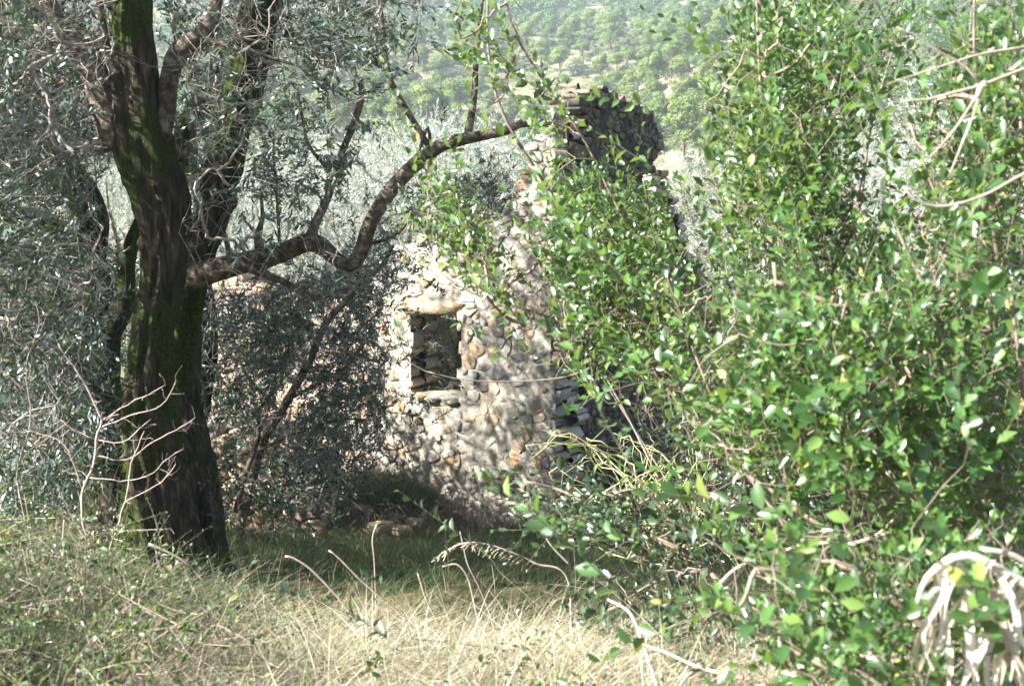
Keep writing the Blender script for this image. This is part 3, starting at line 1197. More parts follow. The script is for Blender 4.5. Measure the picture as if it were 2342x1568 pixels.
# ------------------------------------------------------------------ mossy twin-stemmed olive, foreground left
base = W(400, 1330, 7.3)
ol = empty('olive_tree', (base[0], base[1], float(gz(base[0], base[1]))), 'big old twin stemmed olive with dark mossy trunk in the foreground', 'tree')
D0 = 7.3
main = WL([(372, 1400, 350, D0), (372, 1330, 260, D0), (374, 1250, 215, D0), (366, 1150, 180, D0), (354, 1050, 155, D0), (336, 900, 120, D0), (350, 760, 100, D0),
           (370, 650, 94, D0), (374, 540, 102, D0), (352, 420, 125, D0), (322, 320, 130, D0), (312, 220, 112, D0), (310, 120, 92, D0), (298, 20, 88, D0), (300, -120, 80, D0), (330, -330, 60, D0)])
sec = WL([(430, 1380, 220, 7.6), (445, 1300, 170, 7.6), (455, 1180, 120, 7.7), (440, 1050, 92, 7.8), (422, 900, 80, 7.9), (425, 750, 78, 8.0), (445, 620, 78, 8.0),
          (485, 500, 72, 8.1), (515, 390, 80, 8.2), (545, 260, 90, 8.3), (575, 140, 95, 8.4), (598, 20, 90, 8.4), (620, -150, 80, 8.4)])
for nm, (P, r), sd in (('trunk', main, 1.), ('stem', sec, 5.)):
    r = r * .90
    mb = MB()
    tube(mb, P, r, 80, .022, .26, sd, 7., .14)
    mb.build(nm, M['bark'], ol, smooth=True)
skel = []


def limb(root, pts, d, skel, mat='bark2', n=12, rough=.12, name='branch', sd=0.):
    P, r = WL(pts, d)
    Ps, rs = spline(P, r, .05)
    mb = MB()
    tube(mb, Ps, rs, n, None, rough, sd + pts[0][0] * .1, 9., .03)
    mb.build(name, M[mat], root, smooth=True)
    skel.append((Ps, rs))


skel.append(spline(main[0], main[1], .3))
skel.append(spline(sec[0], sec[1], .3))
LIMBS = [
    [(285, 330, 90), (240, 230, 75), (215, 150, 60), (170, 100, 46), (148, 88, 36), (135, 50, 32), (112, 0, 30), (90, -80, 22)],
    [(268, 240, 26), (215, 195, 22), (160, 185, 18), (110, 210, 16), (60, 230, 12), (10, 260, 8)],
    [(352, 360, 50), (378, 270, 42), (388, 180, 40), (410, 120, 44), (455, 90, 42), (480, 60, 34), (495, 0, 28), (510, -70, 20)],
    [(245, 130, 22), (235, 60, 18), (225, -20, 14), (222, -80, 10)],
    [(262, 150, 18), (268, 80, 16), (255, 30, 12), (240, -30, 10)],
    [(412, 370, 16), (440, 320, 14), (448, 250, 10), (490, 220, 8), (540, 230, 5)],
    [(470, 90, 14), (540, 110, 10), (610, 130, 8), (680, 150, 5)],
]
for i, l in enumerate(LIMBS):
    limb(ol, l, 7.34 - .01 * i, skel, sd=i)
for l in (LIMBS[0], LIMBS[1], LIMBS[2]):
    q_ = np.array([(a, b, w / 2 + 16) for a, b, w in l], float)
    CLR.append(spline(q_, q_[:, 2], 14)[0])
q_ = np.array([(455, 580, 40), (485, 500, 40), (515, 390, 44), (545, 260, 48), (575, 140, 50), (598, 20, 50)], float)
CLR.append(spline(q_, q_[:, 2], 18)[0])
HB = [(425, 640, 64, 7.9), (500, 615, 54, 7.8), (560, 600, 50, 7.8), (600, 592, 50, 7.7), (650, 575, 44, 7.7), (700, 555, 46, 7.6), (735, 562, 42, 7.6), (765, 590, 32, 7.6),
      (800, 608, 34, 7.6), (825, 580, 32, 7.6), (848, 510, 32, 7.5), (890, 440, 33, 7.5), (940, 385, 32, 7.5), (1000, 338, 30, 7.5), (1050, 320, 28, 7.4), (1110, 308, 22, 7.4), (1160, 298, 19, 7.4), (1196, 278, 13, 7.4)]
limb(ol, HB, None, skel, sd=20)
q_ = np.array([(a, b, w / 2 + 16) for a, b, w, _ in HB], float)
CLR.append(spline(q_, q_[:, 2], 14)[0])
for i, l in enumerate([
    [(705, 560, 30), (722, 510, 22), (748, 455, 18), (765, 400, 18), (785, 340, 16), (810, 280, 16), (828, 215, 16), (822, 190, 10)],
    [(985, 342, 14), (950, 285, 14), (915, 225, 14), (888, 170, 14), (878, 90, 11), (868, 0, 9), (860, -60, 6)],
    [(985, 340, 8), (978, 290, 8), (955, 350, 7), (900, 420, 6)],
    [(765, 410, 10), (735, 370, 9), (705, 330, 8), (690, 260, 6), (680, 200, 4)],
    [(1068, 318, 20), (1080, 255, 15), (1086, 200, 13), (1090, 120, 11), (1098, 40, 8), (1110, -40, 6)],
    [(1150, 298, 14), (1185, 285, 14), (1230, 285, 11), (1262, 282, 9)],
    [(530, 600, 20), (520, 560, 12), (510, 520, 8)],
    [(600, 590, 26), (590, 540, 18), (600, 500, 10), (596, 430, 6)],
    [(640, 575, 8), (635, 480, 7), (628, 380, 6), (625, 300, 4)],
    [(560, 610, 20), (640, 640, 16), (720, 680, 12), (800, 660, 8)],
    [(830, 560, 8), (900, 540, 6), (960, 480, 5)]]):
    limb(ol, l, 7.6, skel, n=8, sd=30 + i)
clouds = [
    ([(-60, -40), (300, -40), (290, 180), (220, 330), (150, 480), (-60, 560)], 520, 6.0, 7.6, .45),
    ([(380, -40), (700, -40), (640, 220), (560, 420), (480, 560), (420, 540), (420, 300)], 300, 6.4, 8.2, .5),
    ([(620, -40), (1010, -40), (980, 120), (900, 230), (760, 260), (650, 200)], 190, 6.9, 8.0, .5),
    ([(540, 200), (760, 200), (860, 320), (780, 520), (620, 560), (540, 440)], 80, 7.0, 8.0, .5),
    ([(560, 500), (780, 520), (800, 700), (640, 700), (520, 650)], 110, 7.2, 8.0, .3),
    ([(440, 560), (600, 520), (600, 660), (470, 680)], 60, 7.0, 7.8),
    ([(820, 330), (1000, 420), (960, 560), (880, 640), (830, 600)], 40, 7.2, 7.8, .3),
    ([(-200, -900), (1100, -900), (1000, -60), (-200, -60)], 600, 5.8, 9.0, .55),
]
leafy(ol, skel, clouds, 'olive', (M['olive'], M['twig']), np.random.default_rng(41), clear=True, bare_tw=700, bend=(0, 0, -.25), per=6, maxr=.012)


# left-hand olive: dense grey-green mass filling the left edge
b2 = W(150, 1150, 9.2)
ol2 = empty('olive_tree', (b2[0], b2[1], float(gz(b2[0], b2[1]))), 'dense olive with dark trunk filling the left edge behind the mossy trunk', 'tree')
skel2 = []
limb(ol2, [(250, 1250, 130), (245, 1100, 110), (225, 900, 95), (230, 750, 85), (200, 600, 80), (205, 480, 70), (150, 380, 60), (110, 250, 50), (90, 100, 40), (60, -60, 30)], 9.3, skel2, 'bark', 28, .18, 'trunk')
limb(ol2, [(225, 800, 60), (280, 700, 50), (290, 600, 40), (320, 500, 24)], 9.2, skel2, 'bark')
limb(ol2, [(210, 600, 60), (120, 520, 40), (40, 480, 26), (-40, 430, 20)], 8.9, skel2, 'bark')
limb(ol2, [(225, 900, 40), (140, 800, 30), (60, 760, 20), (-20, 700, 12)], 8.5, skel2, 'bark')
limb(ol2, [(205, 520, 50), (60, 300, 44), (-160, 120, 36), (-420, 20, 26), (-700, -60, 14)], 9.0, skel2, 'bark')
limb(ol2, [(90, 100, 40), (0, -120, 34), (100, -360, 26), (260, -560, 16)], 9.3, skel2, 'bark')
clouds2 = [
    ([(-80, -60), (330, -60), (280, 360), (220, 420), (230, 520), (330, 620), (320, 900), (280, 1240), (-80, 1230)], 2300, 7.4, 11.6, 1.0),
    ([(-80, 500), (240, 520), (300, 700), (240, 960), (-80, 1150)], 420, 6.6, 8.2, .5),
    ([(-80, 60), (240, 60), (200, 300), (-80, 420)], 200, 8, 9.5),
    ([(-900, -400), (100, -300), (230, 150), (-100, 400), (-900, 400)], 500, 10.3, 11.6, .55),  # mostly unseen foliage, added to dapple the right part of the facade
    ([(-1700, -700), (-90, -500), (-90, 500), (-1500, 650)], 2600, 4.9, 10.5, .65),  # unseen crown off to the left, added to shade trunk and hollow
    ([(-700, -900), (800, -900), (500, -70), (-700, -70)], 1500, 7.5, 13.0, .6),
]
leafy(ol2, skel2, clouds2, 'olive', (M['olive'], M['twig']), np.random.default_rng(42), clear=True, bare_tw=1200, bend=(0, 0, -.1), per=7, maxr=.015)

# olive behind, top: hanging curtain between the two stems and beyond
b3 = W(560, 1100, 11.5)
ol3 = empty('olive_tree', (b3[0], b3[1], float(gz(b3[0], b3[1]))), 'leaning olive behind the twin stems with its crown hanging at the top', 'tree')
skel3 = []
limb(ol3, [(440, 1230, 70), (440, 1000, 62), (470, 800, 56), (455, 600, 50), (470, 450, 52), (420, 320, 46), (480, 210, 42), (540, 120, 36), (600, 20, 30), (640, -60, 20)], 10.8, skel3, 'bark', 20, .15, 'trunk')
limb(ol3, [(480, 210, 30), (420, 120, 24), (390, 20, 16)], 10.6, skel3, 'bark')
clouds3 = [
    ([(330, -60), (720, -60), (680, 130), (560, 300), (510, 420), (500, 620), (430, 640), (400, 300)], 620, 9.2, 11.5, .6),
    ([(640, -60), (1000, -60), (960, 60), (840, 170), (700, 200)], 170, 9, 11, .5),
    ([(420, 650), (520, 640), (520, 1050), (440, 1050)], 120, 10, 11.5),
]
leafy(ol3, skel3, clouds3, 'olive', (M['olive'], M['twig']), np.random.default_rng(43), clear=True, bare_tw=300, bend=(0, 0, -.2), per=7, ssize=1.1, maxr=.015)

# slim olive in front of the facade's left end
b4 = W(545, 1215, 10.6)
ol4 = empty('olive_tree', (b4[0], b4[1], float(gz(b4[0], b4[1]))), 'slim leaning young olive screening the left part of the ruin', 'tree')
skel4 = []
limb(ol4, [(538, 1260, 30), (548, 1200, 26), (575, 1100, 24), (600, 1010, 23), (650, 930, 20), (705, 830, 18), (745, 740, 16), (800, 680, 14), (870, 610, 10), (900, 560, 6)], 10.6, skel4, 'bark2', 12, .1, 'trunk')
limb(ol4, [(538, 1170, 14), (560, 1090, 12), (590, 1000, 12), (592, 940, 10), (640, 870, 8), (660, 800, 6), (650, 740, 4)], 10.5, skel4)
limb(ol4, [(665, 910, 9), (740, 870, 8), (800, 830, 6), (850, 760, 4)], 10.6, skel4)
limb(ol4, [(640, 940, 8), (560, 850, 7), (530, 740, 5), (540, 660, 3)], 10.7, skel4)
limb(ol4, [(590, 1030, 7), (680, 990, 6), (780, 960, 5), (850, 960, 3)], 10.4, skel4)
q_ = np.array([(548, 1200, 26), (575, 1100, 26), (600, 1010, 26), (650, 930, 24), (705, 830, 22), (745, 740, 18), (800, 680, 14)], float)
OWN4 = spline(q_, q_[:, 2], 20)[0]
clouds4 = [
    ([(460, 640), (840, 600), (900, 640), (900, 800), (890, 1000), (850, 1120), (700, 1190), (560, 1150), (480, 1000), (460, 900), (460, 700)], 2000, 9.8, 11.6, .85),
    ([(760, 560), (980, 450), (980, 620), (900, 720), (860, 860), (900, 960), (840, 1060), (760, 900)], 170, 10, 11.4, .4),
    ([(900, 420), (1180, 330), (1200, 470), (1060, 560), (960, 600)], 230, 10.5, 11.5, .4),
]
leafy(ol4, skel4, clouds4, 'olive', (M['olive'], M['twig']), np.random.default_rng(44), stray=.14, bare_tw=200, own=OWN4, bend=(0, 0, -.05), per=7, ssize=1.0, maxr=.012)

# ------------------------------------------------------------------ leafy evergreen shrubs, right
def shrub(label, stems, clouds, kind, mat, seed, lean=(-.25, 0, .9), per=6, ssize=1.0, thick=.0016, sprd=.12, name='evergreen_shrub', stem_mat='stem', outw=.35):
    P0, _ = WL(stems[0][:1])
    p = P0[0]
    root = empty(name, (p[0], p[1], float(gz(p[0], p[1]))), label, 'shrub', 'evergreen shrubs on the right')
    sk = []
    for i, s in enumerate(stems):
        P, r = WL(s)
        Ps, rs = spline(P, r, .05)
        mb = MB()
        tube(mb, Ps, rs, 8, None, .08, seed + i, 12., 0)
        mb.build('stem', M[stem_mat], root, smooth=True)
        sk.append((Ps, rs))
    leafy(root, sk, clouds, kind, (mat, M['stem']), np.random.default_rng(seed), bend=lean, per=per, ssize=ssize, outw=outw, thick=thick, sprd=sprd, maxr=.008)
    return root


shrub('tall bright green shrub whose shoots reach the top right of centre',
      [[(2000, 1620, 22, 4.3), (1960, 1300, 20, 4.3), (1880, 1000, 18, 4.2), (1800, 760, 16, 4.2), (1770, 600, 14, 4.1), (1760, 400, 11, 4.1), (1740, 200, 8, 4.), (1730, 0, 5, 4.)],
       [(2060, 1300, 14, 4.2), (2010, 900, 14, 4.2), (1980, 620, 12, 4.2), (1900, 420, 10, 4.2), (1860, 250, 8, 4.1), (1850, 80, 5, 4.1)],
       [(1900, 1000, 10, 4.), (1880, 700, 9, 4.), (1960, 500, 8, 3.9), (1990, 300, 6, 3.9), (2040, 120, 4, 3.9)]],
      [([(1700, -60), (2120, -60), (2130, 120), (2060, 220), (1960, 330), (1960, 560), (1800, 720), (1640, 640), (1620, 420), (1700, 360), (1600, 260), (1590, 170), (1700, 80)], 820, 3.7, 4.7, .6),
       ([(1700, 500), (2080, 420), (2120, 800), (1900, 900), (1700, 820)], 250, 3.7, 4.6, .4)],
      'bay', M['bay'], 51, lean=(-.2, 0, .8))
shrub('bright green shrub at the right edge reaching the top right corner',
      [[(2420, 1500, 20, 3.4), (2380, 1000, 18, 3.4), (2300, 700, 15, 3.4), (2260, 400, 11, 3.3), (2230, 150, 7, 3.3), (2230, -60, 4, 3.3)],
       [(2300, 900, 12, 3.3), (2200, 600, 10, 3.2), (2130, 420, 7, 3.2), (2080, 280, 5, 3.2)],
       [(2400, 900, 12, 3.1), (2350, 500, 10, 3.1), (2330, 200, 7, 3.1), (2310, -30, 4, 3.1)]],
      [([(2190, -60), (2400, -60), (2400, 760), (2060, 760), (2080, 300), (2180, 160)], 520, 2.9, 3.9, .6),
       ([(2040, 300), (2180, 220), (2200, 620), (2060, 640)], 80, 3.0, 3.6, .3)],
      'bay', M['bay'], 52, lean=(-.25, 0, .8))
shrub('light green shrub arching across the dark side wall of the ruin',
      [[(2100, 1620, 13.6, 4.2), (1760, 1150, 12.2, 4.4), (1600, 900, 10.9, 4.6), (1480, 800, 9.5, 4.7), (1390, 620, 8.8, 4.7), (1300, 500, 8.2, 4.7), (1220, 380, 8.2, 4.6), (1165, 290, 7.5, 4.6), (1130, 200, 6.8, 4.6), (1115, 80, 5.4, 4.6), (1118, -40, 4.1, 4.6)],
       [(1760, 1150, 9.5, 4.4), (1560, 900, 8.2, 4.6), (1390, 825, 8.8, 4.8), (1260, 760, 8.8, 4.9), (1180, 690, 8.2, 4.9), (1110, 620, 6.1, 4.9), (1075, 585, 4.1, 4.9)],
       [(1700, 1100, 8.2, 4.4), (1640, 800, 8.2, 4.4), (1560, 700, 6.8, 4.4), (1480, 600, 6.1, 4.5), (1400, 450, 5.4, 4.5), (1330, 310, 5.4, 4.5), (1240, 180, 6.1, 4.5), (1180, 80, 5.4, 4.5), (1150, -30, 4.1, 4.5)],
       [(1480, 800, 6.1, 4.8), (1300, 740, 5.4, 4.8), (1180, 700, 4.8, 4.8), (1080, 670, 3.4, 4.8), (1000, 620, 2.7, 4.8)],
       [(1390, 822, 4.8, 4.8), (1300, 860, 4.1, 4.8), (1180, 872, 3.4, 4.8), (1060, 868, 2.7, 4.8), (980, 850, 2.0, 4.8)],
       [(1600, 900, 6.8, 4.3), (1560, 700, 6.8, 4.3), (1510, 600, 5.4, 4.3), (1480, 460, 4.1, 4.2), (1470, 400, 2.7, 4.2)]],
      [([(1240, 360), (1330, 340), (1420, 400), (1470, 360), (1500, 470), (1620, 560), (1600, 900), (1480, 960), (1300, 900), (1240, 760), (1230, 560)], 760, 4.1, 5.2, .45),
       ([(970, 350), (1050, 380), (1120, 520), (1240, 620), (1220, 760), (1100, 700), (990, 640), (900, 560), (900, 450), (960, 440)], 260, 4.4, 5.1, .4),
       ([(880, 720), (980, 760), (1000, 850), (900, 820)], 8, 4.6, 5.0),
       ([(1020, -60), (1190, -60), (1190, 130), (1170, 290), (1060, 280), (1020, 100)], 130, 4.3, 4.7),
       ([(1170, 120), (1340, 210), (1330, 380), (1160, 340)], 90, 4.3, 4.7)],
      'bay_small', M['bay'], 53, lean=(-.35, 0, .7), ssize=1.0, sprd=.11)
shrub('dense glossy shrub covering the middle of the right side',
      [[(2350, 1640, 24, 3.0), (2150, 1300, 20, 3.1), (2000, 1150, 18, 3.1), (1900, 1020, 17, 3.1), (1830, 880, 15, 3.1), (1785, 700, 12, 3.1), (1770, 600, 8, 3.1)],
       [(2300, 1500, 18, 2.9), (2250, 1150, 15, 2.9), (2180, 900, 13, 2.9), (2130, 700, 10, 2.9), (2050, 520, 7, 2.9)],
       [(2200, 1400, 14, 3.2), (1800, 1150, 12, 3.4), (1680, 1020, 10, 3.5), (1610, 860, 8, 3.5), (1520, 620, 6, 3.5)],
       [(2380, 1300, 14, 2.7), (2340, 900, 12, 2.7), (2310, 650, 9, 2.7)]],
      [([(1640, 640), (1800, 640), (2060, 560), (2400, 560), (2400, 1300), (2000, 1240), (1760, 1120), (1560, 1060), (1500, 900), (1620, 800)], 1400, 2.7, 3.9, .75),
       ([(1450, 640), (1640, 560), (1700, 700), (1620, 860), (1480, 760)], 130, 3.3, 4.0, .3)],
      'bay', M['bay'], 54, lean=(-.3, 0, .7))
shrub('near shrub with the largest leaves in the bottom right corner',
      [[(2450, 1750, 24, 2.4), (2250, 1560, 20, 2.4), (2100, 1420, 16, 2.4), (1950, 1300, 12, 2.4)],
       [(2300, 1700, 18, 2.2), (2050, 1600, 14, 2.3), (1800, 1480, 10, 2.4), (1700, 1420, 6, 2.5)]],
      [([(1700, 1180), (1980, 1200), (2400, 1160), (2400, 1640), (1720, 1640), (1640, 1420)], 780, 2.1, 2.9, .65)],
      'bay', M['bay'], 55, lean=(-.3, -.1, .6), ssize=1.0)
shrub('low spreading dark green shrub in front of the ruin corner',
      [[(1750, 1500, 18, 4.1), (1620, 1300, 14, 4.4), (1500, 1230, 12, 4.5), (1400, 1180, 10, 4.6), (1280, 1120, 7, 4.7), (1200, 1100, 5, 4.7)],
       [(1620, 1300, 9, 4.3), (1500, 1330, 8, 4.3), (1380, 1400, 6, 4.2), (1270, 1420, 4, 4.2)],
       [(1750, 1500, 12, 3.9), (1640, 1400, 9, 3.9), (1560, 1500, 6, 3.8), (1450, 1560, 5, 3.8)]],
      [([(1130, 1080), (1280, 1060), (1420, 1120), (1560, 1080), (1700, 1180), (1680, 1340), (1480, 1300), (1300, 1240), (1150, 1230)], 300, 4.2, 5.0, .45),
       ([(1240, 1380), (1480, 1280), (1700, 1300), (1760, 1560), (1520, 1600), (1400, 1500), (1230, 1480)], 250, 3.6, 4.5, .4),
       ([(920, 1440), (1020, 1440), (1010, 1560), (930, 1540)], 10, 3.4, 3.7)],
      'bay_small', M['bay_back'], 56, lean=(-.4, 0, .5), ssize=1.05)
shrub('shaded shrub standing behind the bright shoots on the right',
      [[(2000, 1300, 30, 6.2), (1950, 1000, 26, 6.2), (1850, 780, 20, 6.2), (1800, 560, 14, 6.2)],
       [(2000, 1150, 24, 6.3), (2150, 850, 20, 6.3), (2200, 600, 14, 6.3), (2230, 350, 9, 6.3)]],
      [([(1560, 680), (1800, 560), (2100, 620), (2400, 300), (2400, 1250), (1700, 1250), (1400, 1000)], 1900, 5.0, 7.2, .9)],
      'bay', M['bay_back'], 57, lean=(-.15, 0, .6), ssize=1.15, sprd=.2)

def bush(label, stem, cl, seed):
    P0, _ = WL(stem[:1])
    root = empty('evergreen_bush', (P0[0][0], P0[0][1], float(gz(P0[0][0], P0[0][1]))), label, 'bush')
    sk = []
    P, r = WL(stem)
    Ps, rs = spline(P, r, .1)
    mb = MB()
    tube(mb, Ps, rs, 7)
    mb.build('stem', M['stem'], root, smooth=True)
    sk.append((Ps, rs))
    leafy(root, sk, cl, 'bay', (M['bay_back'], M['stem']), np.random.default_rng(seed), bend=(0, 0, .3), per=8, ssize=1.5, sprd=.3, maxr=.015, thick=.002)


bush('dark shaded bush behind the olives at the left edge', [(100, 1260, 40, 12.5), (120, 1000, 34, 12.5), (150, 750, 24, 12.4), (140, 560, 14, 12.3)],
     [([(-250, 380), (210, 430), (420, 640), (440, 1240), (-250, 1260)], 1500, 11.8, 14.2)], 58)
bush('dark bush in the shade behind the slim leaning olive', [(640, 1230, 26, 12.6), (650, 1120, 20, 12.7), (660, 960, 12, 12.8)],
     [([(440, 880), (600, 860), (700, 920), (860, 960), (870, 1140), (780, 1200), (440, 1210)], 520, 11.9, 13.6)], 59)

r0_ = W(1040, 1000, 14.2)
wp = empty('olive_shoot', (r0_[0], r0_[1], float(gz(r0_[0], r0_[1]))), 'shaded leafy shoots growing inside the ruin behind the window opening', 'shrub')
sk_ = []
limb(wp, [(1045, 1150, 16), (1045, 1000, 14), (1040, 880, 12), (1050, 760, 8), (1035, 690, 4)], 14.3, sk_)
leafy(wp, sk_, [([(965, 690), (1085, 690), (1085, 925), (965, 925)], 420, 13.66, 14.25)], 'olive', (M['olive'], M['twig']), np.random.default_rng(60), bend=(0, 0, .1), per=6, sprd=.06, ssize=.45, maxr=.006)

# wild rose tangle with red hips
rr_ = np.random.default_rng(61)
pr = W(1500, 1230, 5.6)
rose = empty('wild_rose', (pr[0], pr[1], float(gz(pr[0], pr[1]))), 'tangle of thin green wild rose canes with small red hips', 'shrub')
mb = MB()
for k in range(46):
    a = W(rr_.uniform(1420, 1720), rr_.uniform(1180, 1330), rr_.uniform(5.2, 6.0))
    b = W(rr_.uniform(1270, 1640), rr_.uniform(980, 1200), rr_.uniform(5.0, 5.9))
    c = b + np.array([rr_.uniform(-.35, .1), rr_.normal() * .15, rr_.uniform(-.15, .12)])
    Ps, rs = spline(np.array([a, (a + b) / 2 + rr_.normal(size=3) * .09, b, c]), np.array([.0045, .004, .003, .0015]), .06)
    Ps[1:-1] += rr_.normal(size=(len(Ps) - 2, 3)) * .006
    tube(mb, Ps, rs, 5)
    for q in range(3):
        i = rr_.integers(len(Ps) // 2, len(Ps))
        e = Ps[i] + rr_.normal(size=3) * np.array([.07, .05, .06])
        twigs(mb, Ps[i][None], e[None], .0018, .001, wob=.12, rg=rr_)
        if rr_.random() < .12:
            v = CSV / np.linalg.norm(CSV, axis=1)[:, None]
            mh = MB(); mh.add(v * np.array([.0055, .0055, .008]) + e, CSF); mh.build('hip', M['hip'], rose, smooth=True)
mb.build('canes', M['rosecane'], rose)

# ------------------------------------------------------------------ bare thorny saplings, left foreground
def bare_sapling(label, stems, d, seed, mat='redtwig', name='bare_sapling', nside=7, side=.10):
    rg = np.random.default_rng(seed)
    P, r = WL(stems[0], d)
    p = P[0]
    root = empty(name, (p[0], p[1], float(gz(p[0], p[1]))), label, 'sapling')
    for i, s in enumerate(stems):
        P, r = WL(s, d)
        r = r * .46
        if i:
            P[0] = T0s[np.argmin(np.linalg.norm(T0s - P[0], axis=1))]
        Ps, rs = spline(P, r, .03)
        if i == 0: T0s = Ps
        Ps[1:-1] += rg.normal(size=(len(Ps) - 2, 3)) * .002
        mb = MB()
        tube(mb, Ps, rs, 6)
        n = int(len(Ps) * nside / 10)
        for q in range(n):
            k = rg.integers(2, len(Ps))
            T = norm(Ps[min(k, len(Ps) - 1)] - Ps[k - 2])
            e = Ps[k] + (T * .5 + norm(rg.normal(size=3)) * .8) * side * rg.uniform(.2, 1)
            twigs(mb, Ps[k][None], e[None], rs[k] * .6, rs[k] * .2 + .0005, wob=.1, rg=rg)
        mb.build('trunk' if i == 0 else 'branch', M[mat], root, smooth=True)
    return root


bare_sapling('pale bare thorny sapling with reddish tips before the mossy trunk',
             [[(215, 1420, 12), (210, 1260, 12), (190, 1200, 12), (190, 1120, 12), (215, 1060, 11), (222, 990, 11), (232, 960, 11), (190, 870, 9), (150, 815, 6), (133, 785, 4)],
              [(225, 960, 6), (290, 925, 5), (345, 900, 4), (378, 880, 3)],
              [(228, 980, 6), (300, 950, 5), (370, 925, 4), (402, 872, 3)],
              [(222, 1012, 5), (280, 1010, 5), (320, 980, 4), (345, 958, 3)],
              [(220, 1045, 6), (290, 1050, 5), (350, 1010, 4), (400, 985, 4), (446, 955, 3)],
              [(218, 1092, 6), (290, 1098, 5), (350, 1080, 4), (385, 1045, 3), (420, 1026, 3)],
              [(222, 1010, 5), (170, 985, 4), (140, 960, 3)],
              [(190, 1118, 6), (165, 1050, 6), (140, 1010, 5), (90, 990, 4), (60, 985, 3)]], 4.9, 71)
bare_sapling('second thin bare twig stem right of the pale thorny sapling',
             [[(250, 1260, 8), (270, 1200, 8), (290, 1130, 7), (300, 1060, 6), (315, 1020, 5), (330, 985, 3)],
              [(285, 1150, 5), (340, 1120, 4), (380, 1090, 4), (402, 1060, 3)],
              [(262, 1220, 5), (320, 1212, 4), (390, 1208, 3)]], 5.1, 72)
bare_sapling('grey bare sapling leaning in from the left edge',
             [[(60, 1200, 9), (40, 1080, 8), (70, 960, 7), (60, 840, 6), (90, 740, 5), (80, 690, 3)],
              [(60, 1050, 5), (110, 1000, 4), (160, 960, 3)],
              [(66, 900, 5), (20, 860, 4), (-20, 820, 3)]], 5.4, 73, 'palecane')

# dead branches, right
def dead_branch(label, lines, d, seed, mat='palecane'):
    rg = np.random.default_rng(seed)
    P, r = WL(lines[0], d)
    p = P[0]
    root = empty('dead_branch', tuple(p), label, 'branch')
    for s in lines:
        P, r = WL(s, d)
        r = r * .62
        Ps, rs = spline(P, r, .02)
        mb = MB()
        tube(mb, Ps, rs, 8, None, .15, seed, 20.)
        n = max(1, len(Ps) // 18)
        for q in range(n):
            k = rg.integers(1, len(Ps))
            e = Ps[k] + norm(rg.normal(size=3)) * rg.uniform(.01, .05)
            twigs(mb, Ps[k][None], e[None], rs[k] * .6, .0006, rg=rg)
        mb.build('twig', M[mat], root, smooth=True)


dead_branch('pale dead twigs forking from a brown knot at the top right',
            [[(2640, 1950, 40), (2620, 1300, 34), (2590, 700, 28), (2540, 300, 22), (2500, 40, 14)],
             [(2540, 90, 12), (2460, 120, 12), (2342, 158, 12), (2245, 195, 11), (2180, 212, 9), (2120, 228, 8), (2060, 230, 5)],
             [(2245, 195, 11), (2205, 150, 9), (2150, 120, 8), (2090, 80, 6), (2050, 62, 4)],
             [(2245, 198, 10), (2228, 260, 10), (2200, 330, 9), (2172, 400, 6)],
             [(2242, 205, 9), (2195, 280, 8), (2150, 335, 6), (2125, 360, 4)],
             [(2255, 190, 24), (2243, 200, 30), (2236, 225, 14)]], 2.5, 81)
dead_branch('long pale dead shoot above the knotted twigs at the right edge',
            [[(2535, 60, 10), (2460, 88, 9), (2342, 108, 9), (2240, 125, 8), (2160, 150, 7), (2090, 172, 5), (2030, 192, 3)],
             [(2240, 125, 5), (2200, 90, 4), (2140, 62, 3)]], 2.6, 82)
dead_branch('pale curved dead twig hooking upward at the right edge',
            [[(2550, 330, 13), (2460, 350, 12), (2342, 398, 12), (2265, 440, 11), (2200, 464, 10), (2140, 472, 9), (2090, 455, 8), (2066, 425, 5)]], 2.5, 83)
dead_branch('pale fallen forked branch in the dry grass at the bottom',
            [[(1390, 1370, 10, 3.6), (1440, 1400, 12, 3.5), (1470, 1470, 14, 3.3), (1500, 1560, 15, 3.1), (1510, 1620, 15, 3.0)],
             [(1430, 1460, 10, 3.3), (1520, 1490, 12, 3.2), (1600, 1525, 14, 3.1), (1700, 1550, 14, 3.0)],
             [(1600, 1525, 10, 3.1), (1560, 1560, 12, 3.05), (1530, 1640, 12, 3.0)]], None, 84)
dead_branch('grey fallen branches lying across the shrub at lower right',
            [[(1640, 1340, 12, 3.1), (1700, 1290, 12, 3.1), (1850, 1245, 14, 3.0), (1960, 1240, 16, 3.0), (2040, 1215, 12, 3.0)],
             [(1960, 1240, 12, 3.0), (2010, 1220, 12, 2.95), (2060, 1170, 7, 2.9)],
             [(1800, 1250, 9, 3.0), (1760, 1230, 8, 3.), (1720, 1240, 5, 3.)]], None, 85)
dead_branch('straight grey dead stick slanting up right of the ruin base',
            [[(1305, 1292, 9), (1260, 1245, 8), (1235, 1200, 7), (1215, 1150, 5)]], 5.0, 86)
dead_branch('leaning pale dead stems behind the wild rose tangle',
            [[(1560, 1200, 9), (1500, 1080, 9), (1440, 960, 8), (1385, 860, 6)],
             [(1545, 1130, 8), (1470, 1010, 7), (1400, 900, 5), (1370, 850, 3)]], 5.3, 87)

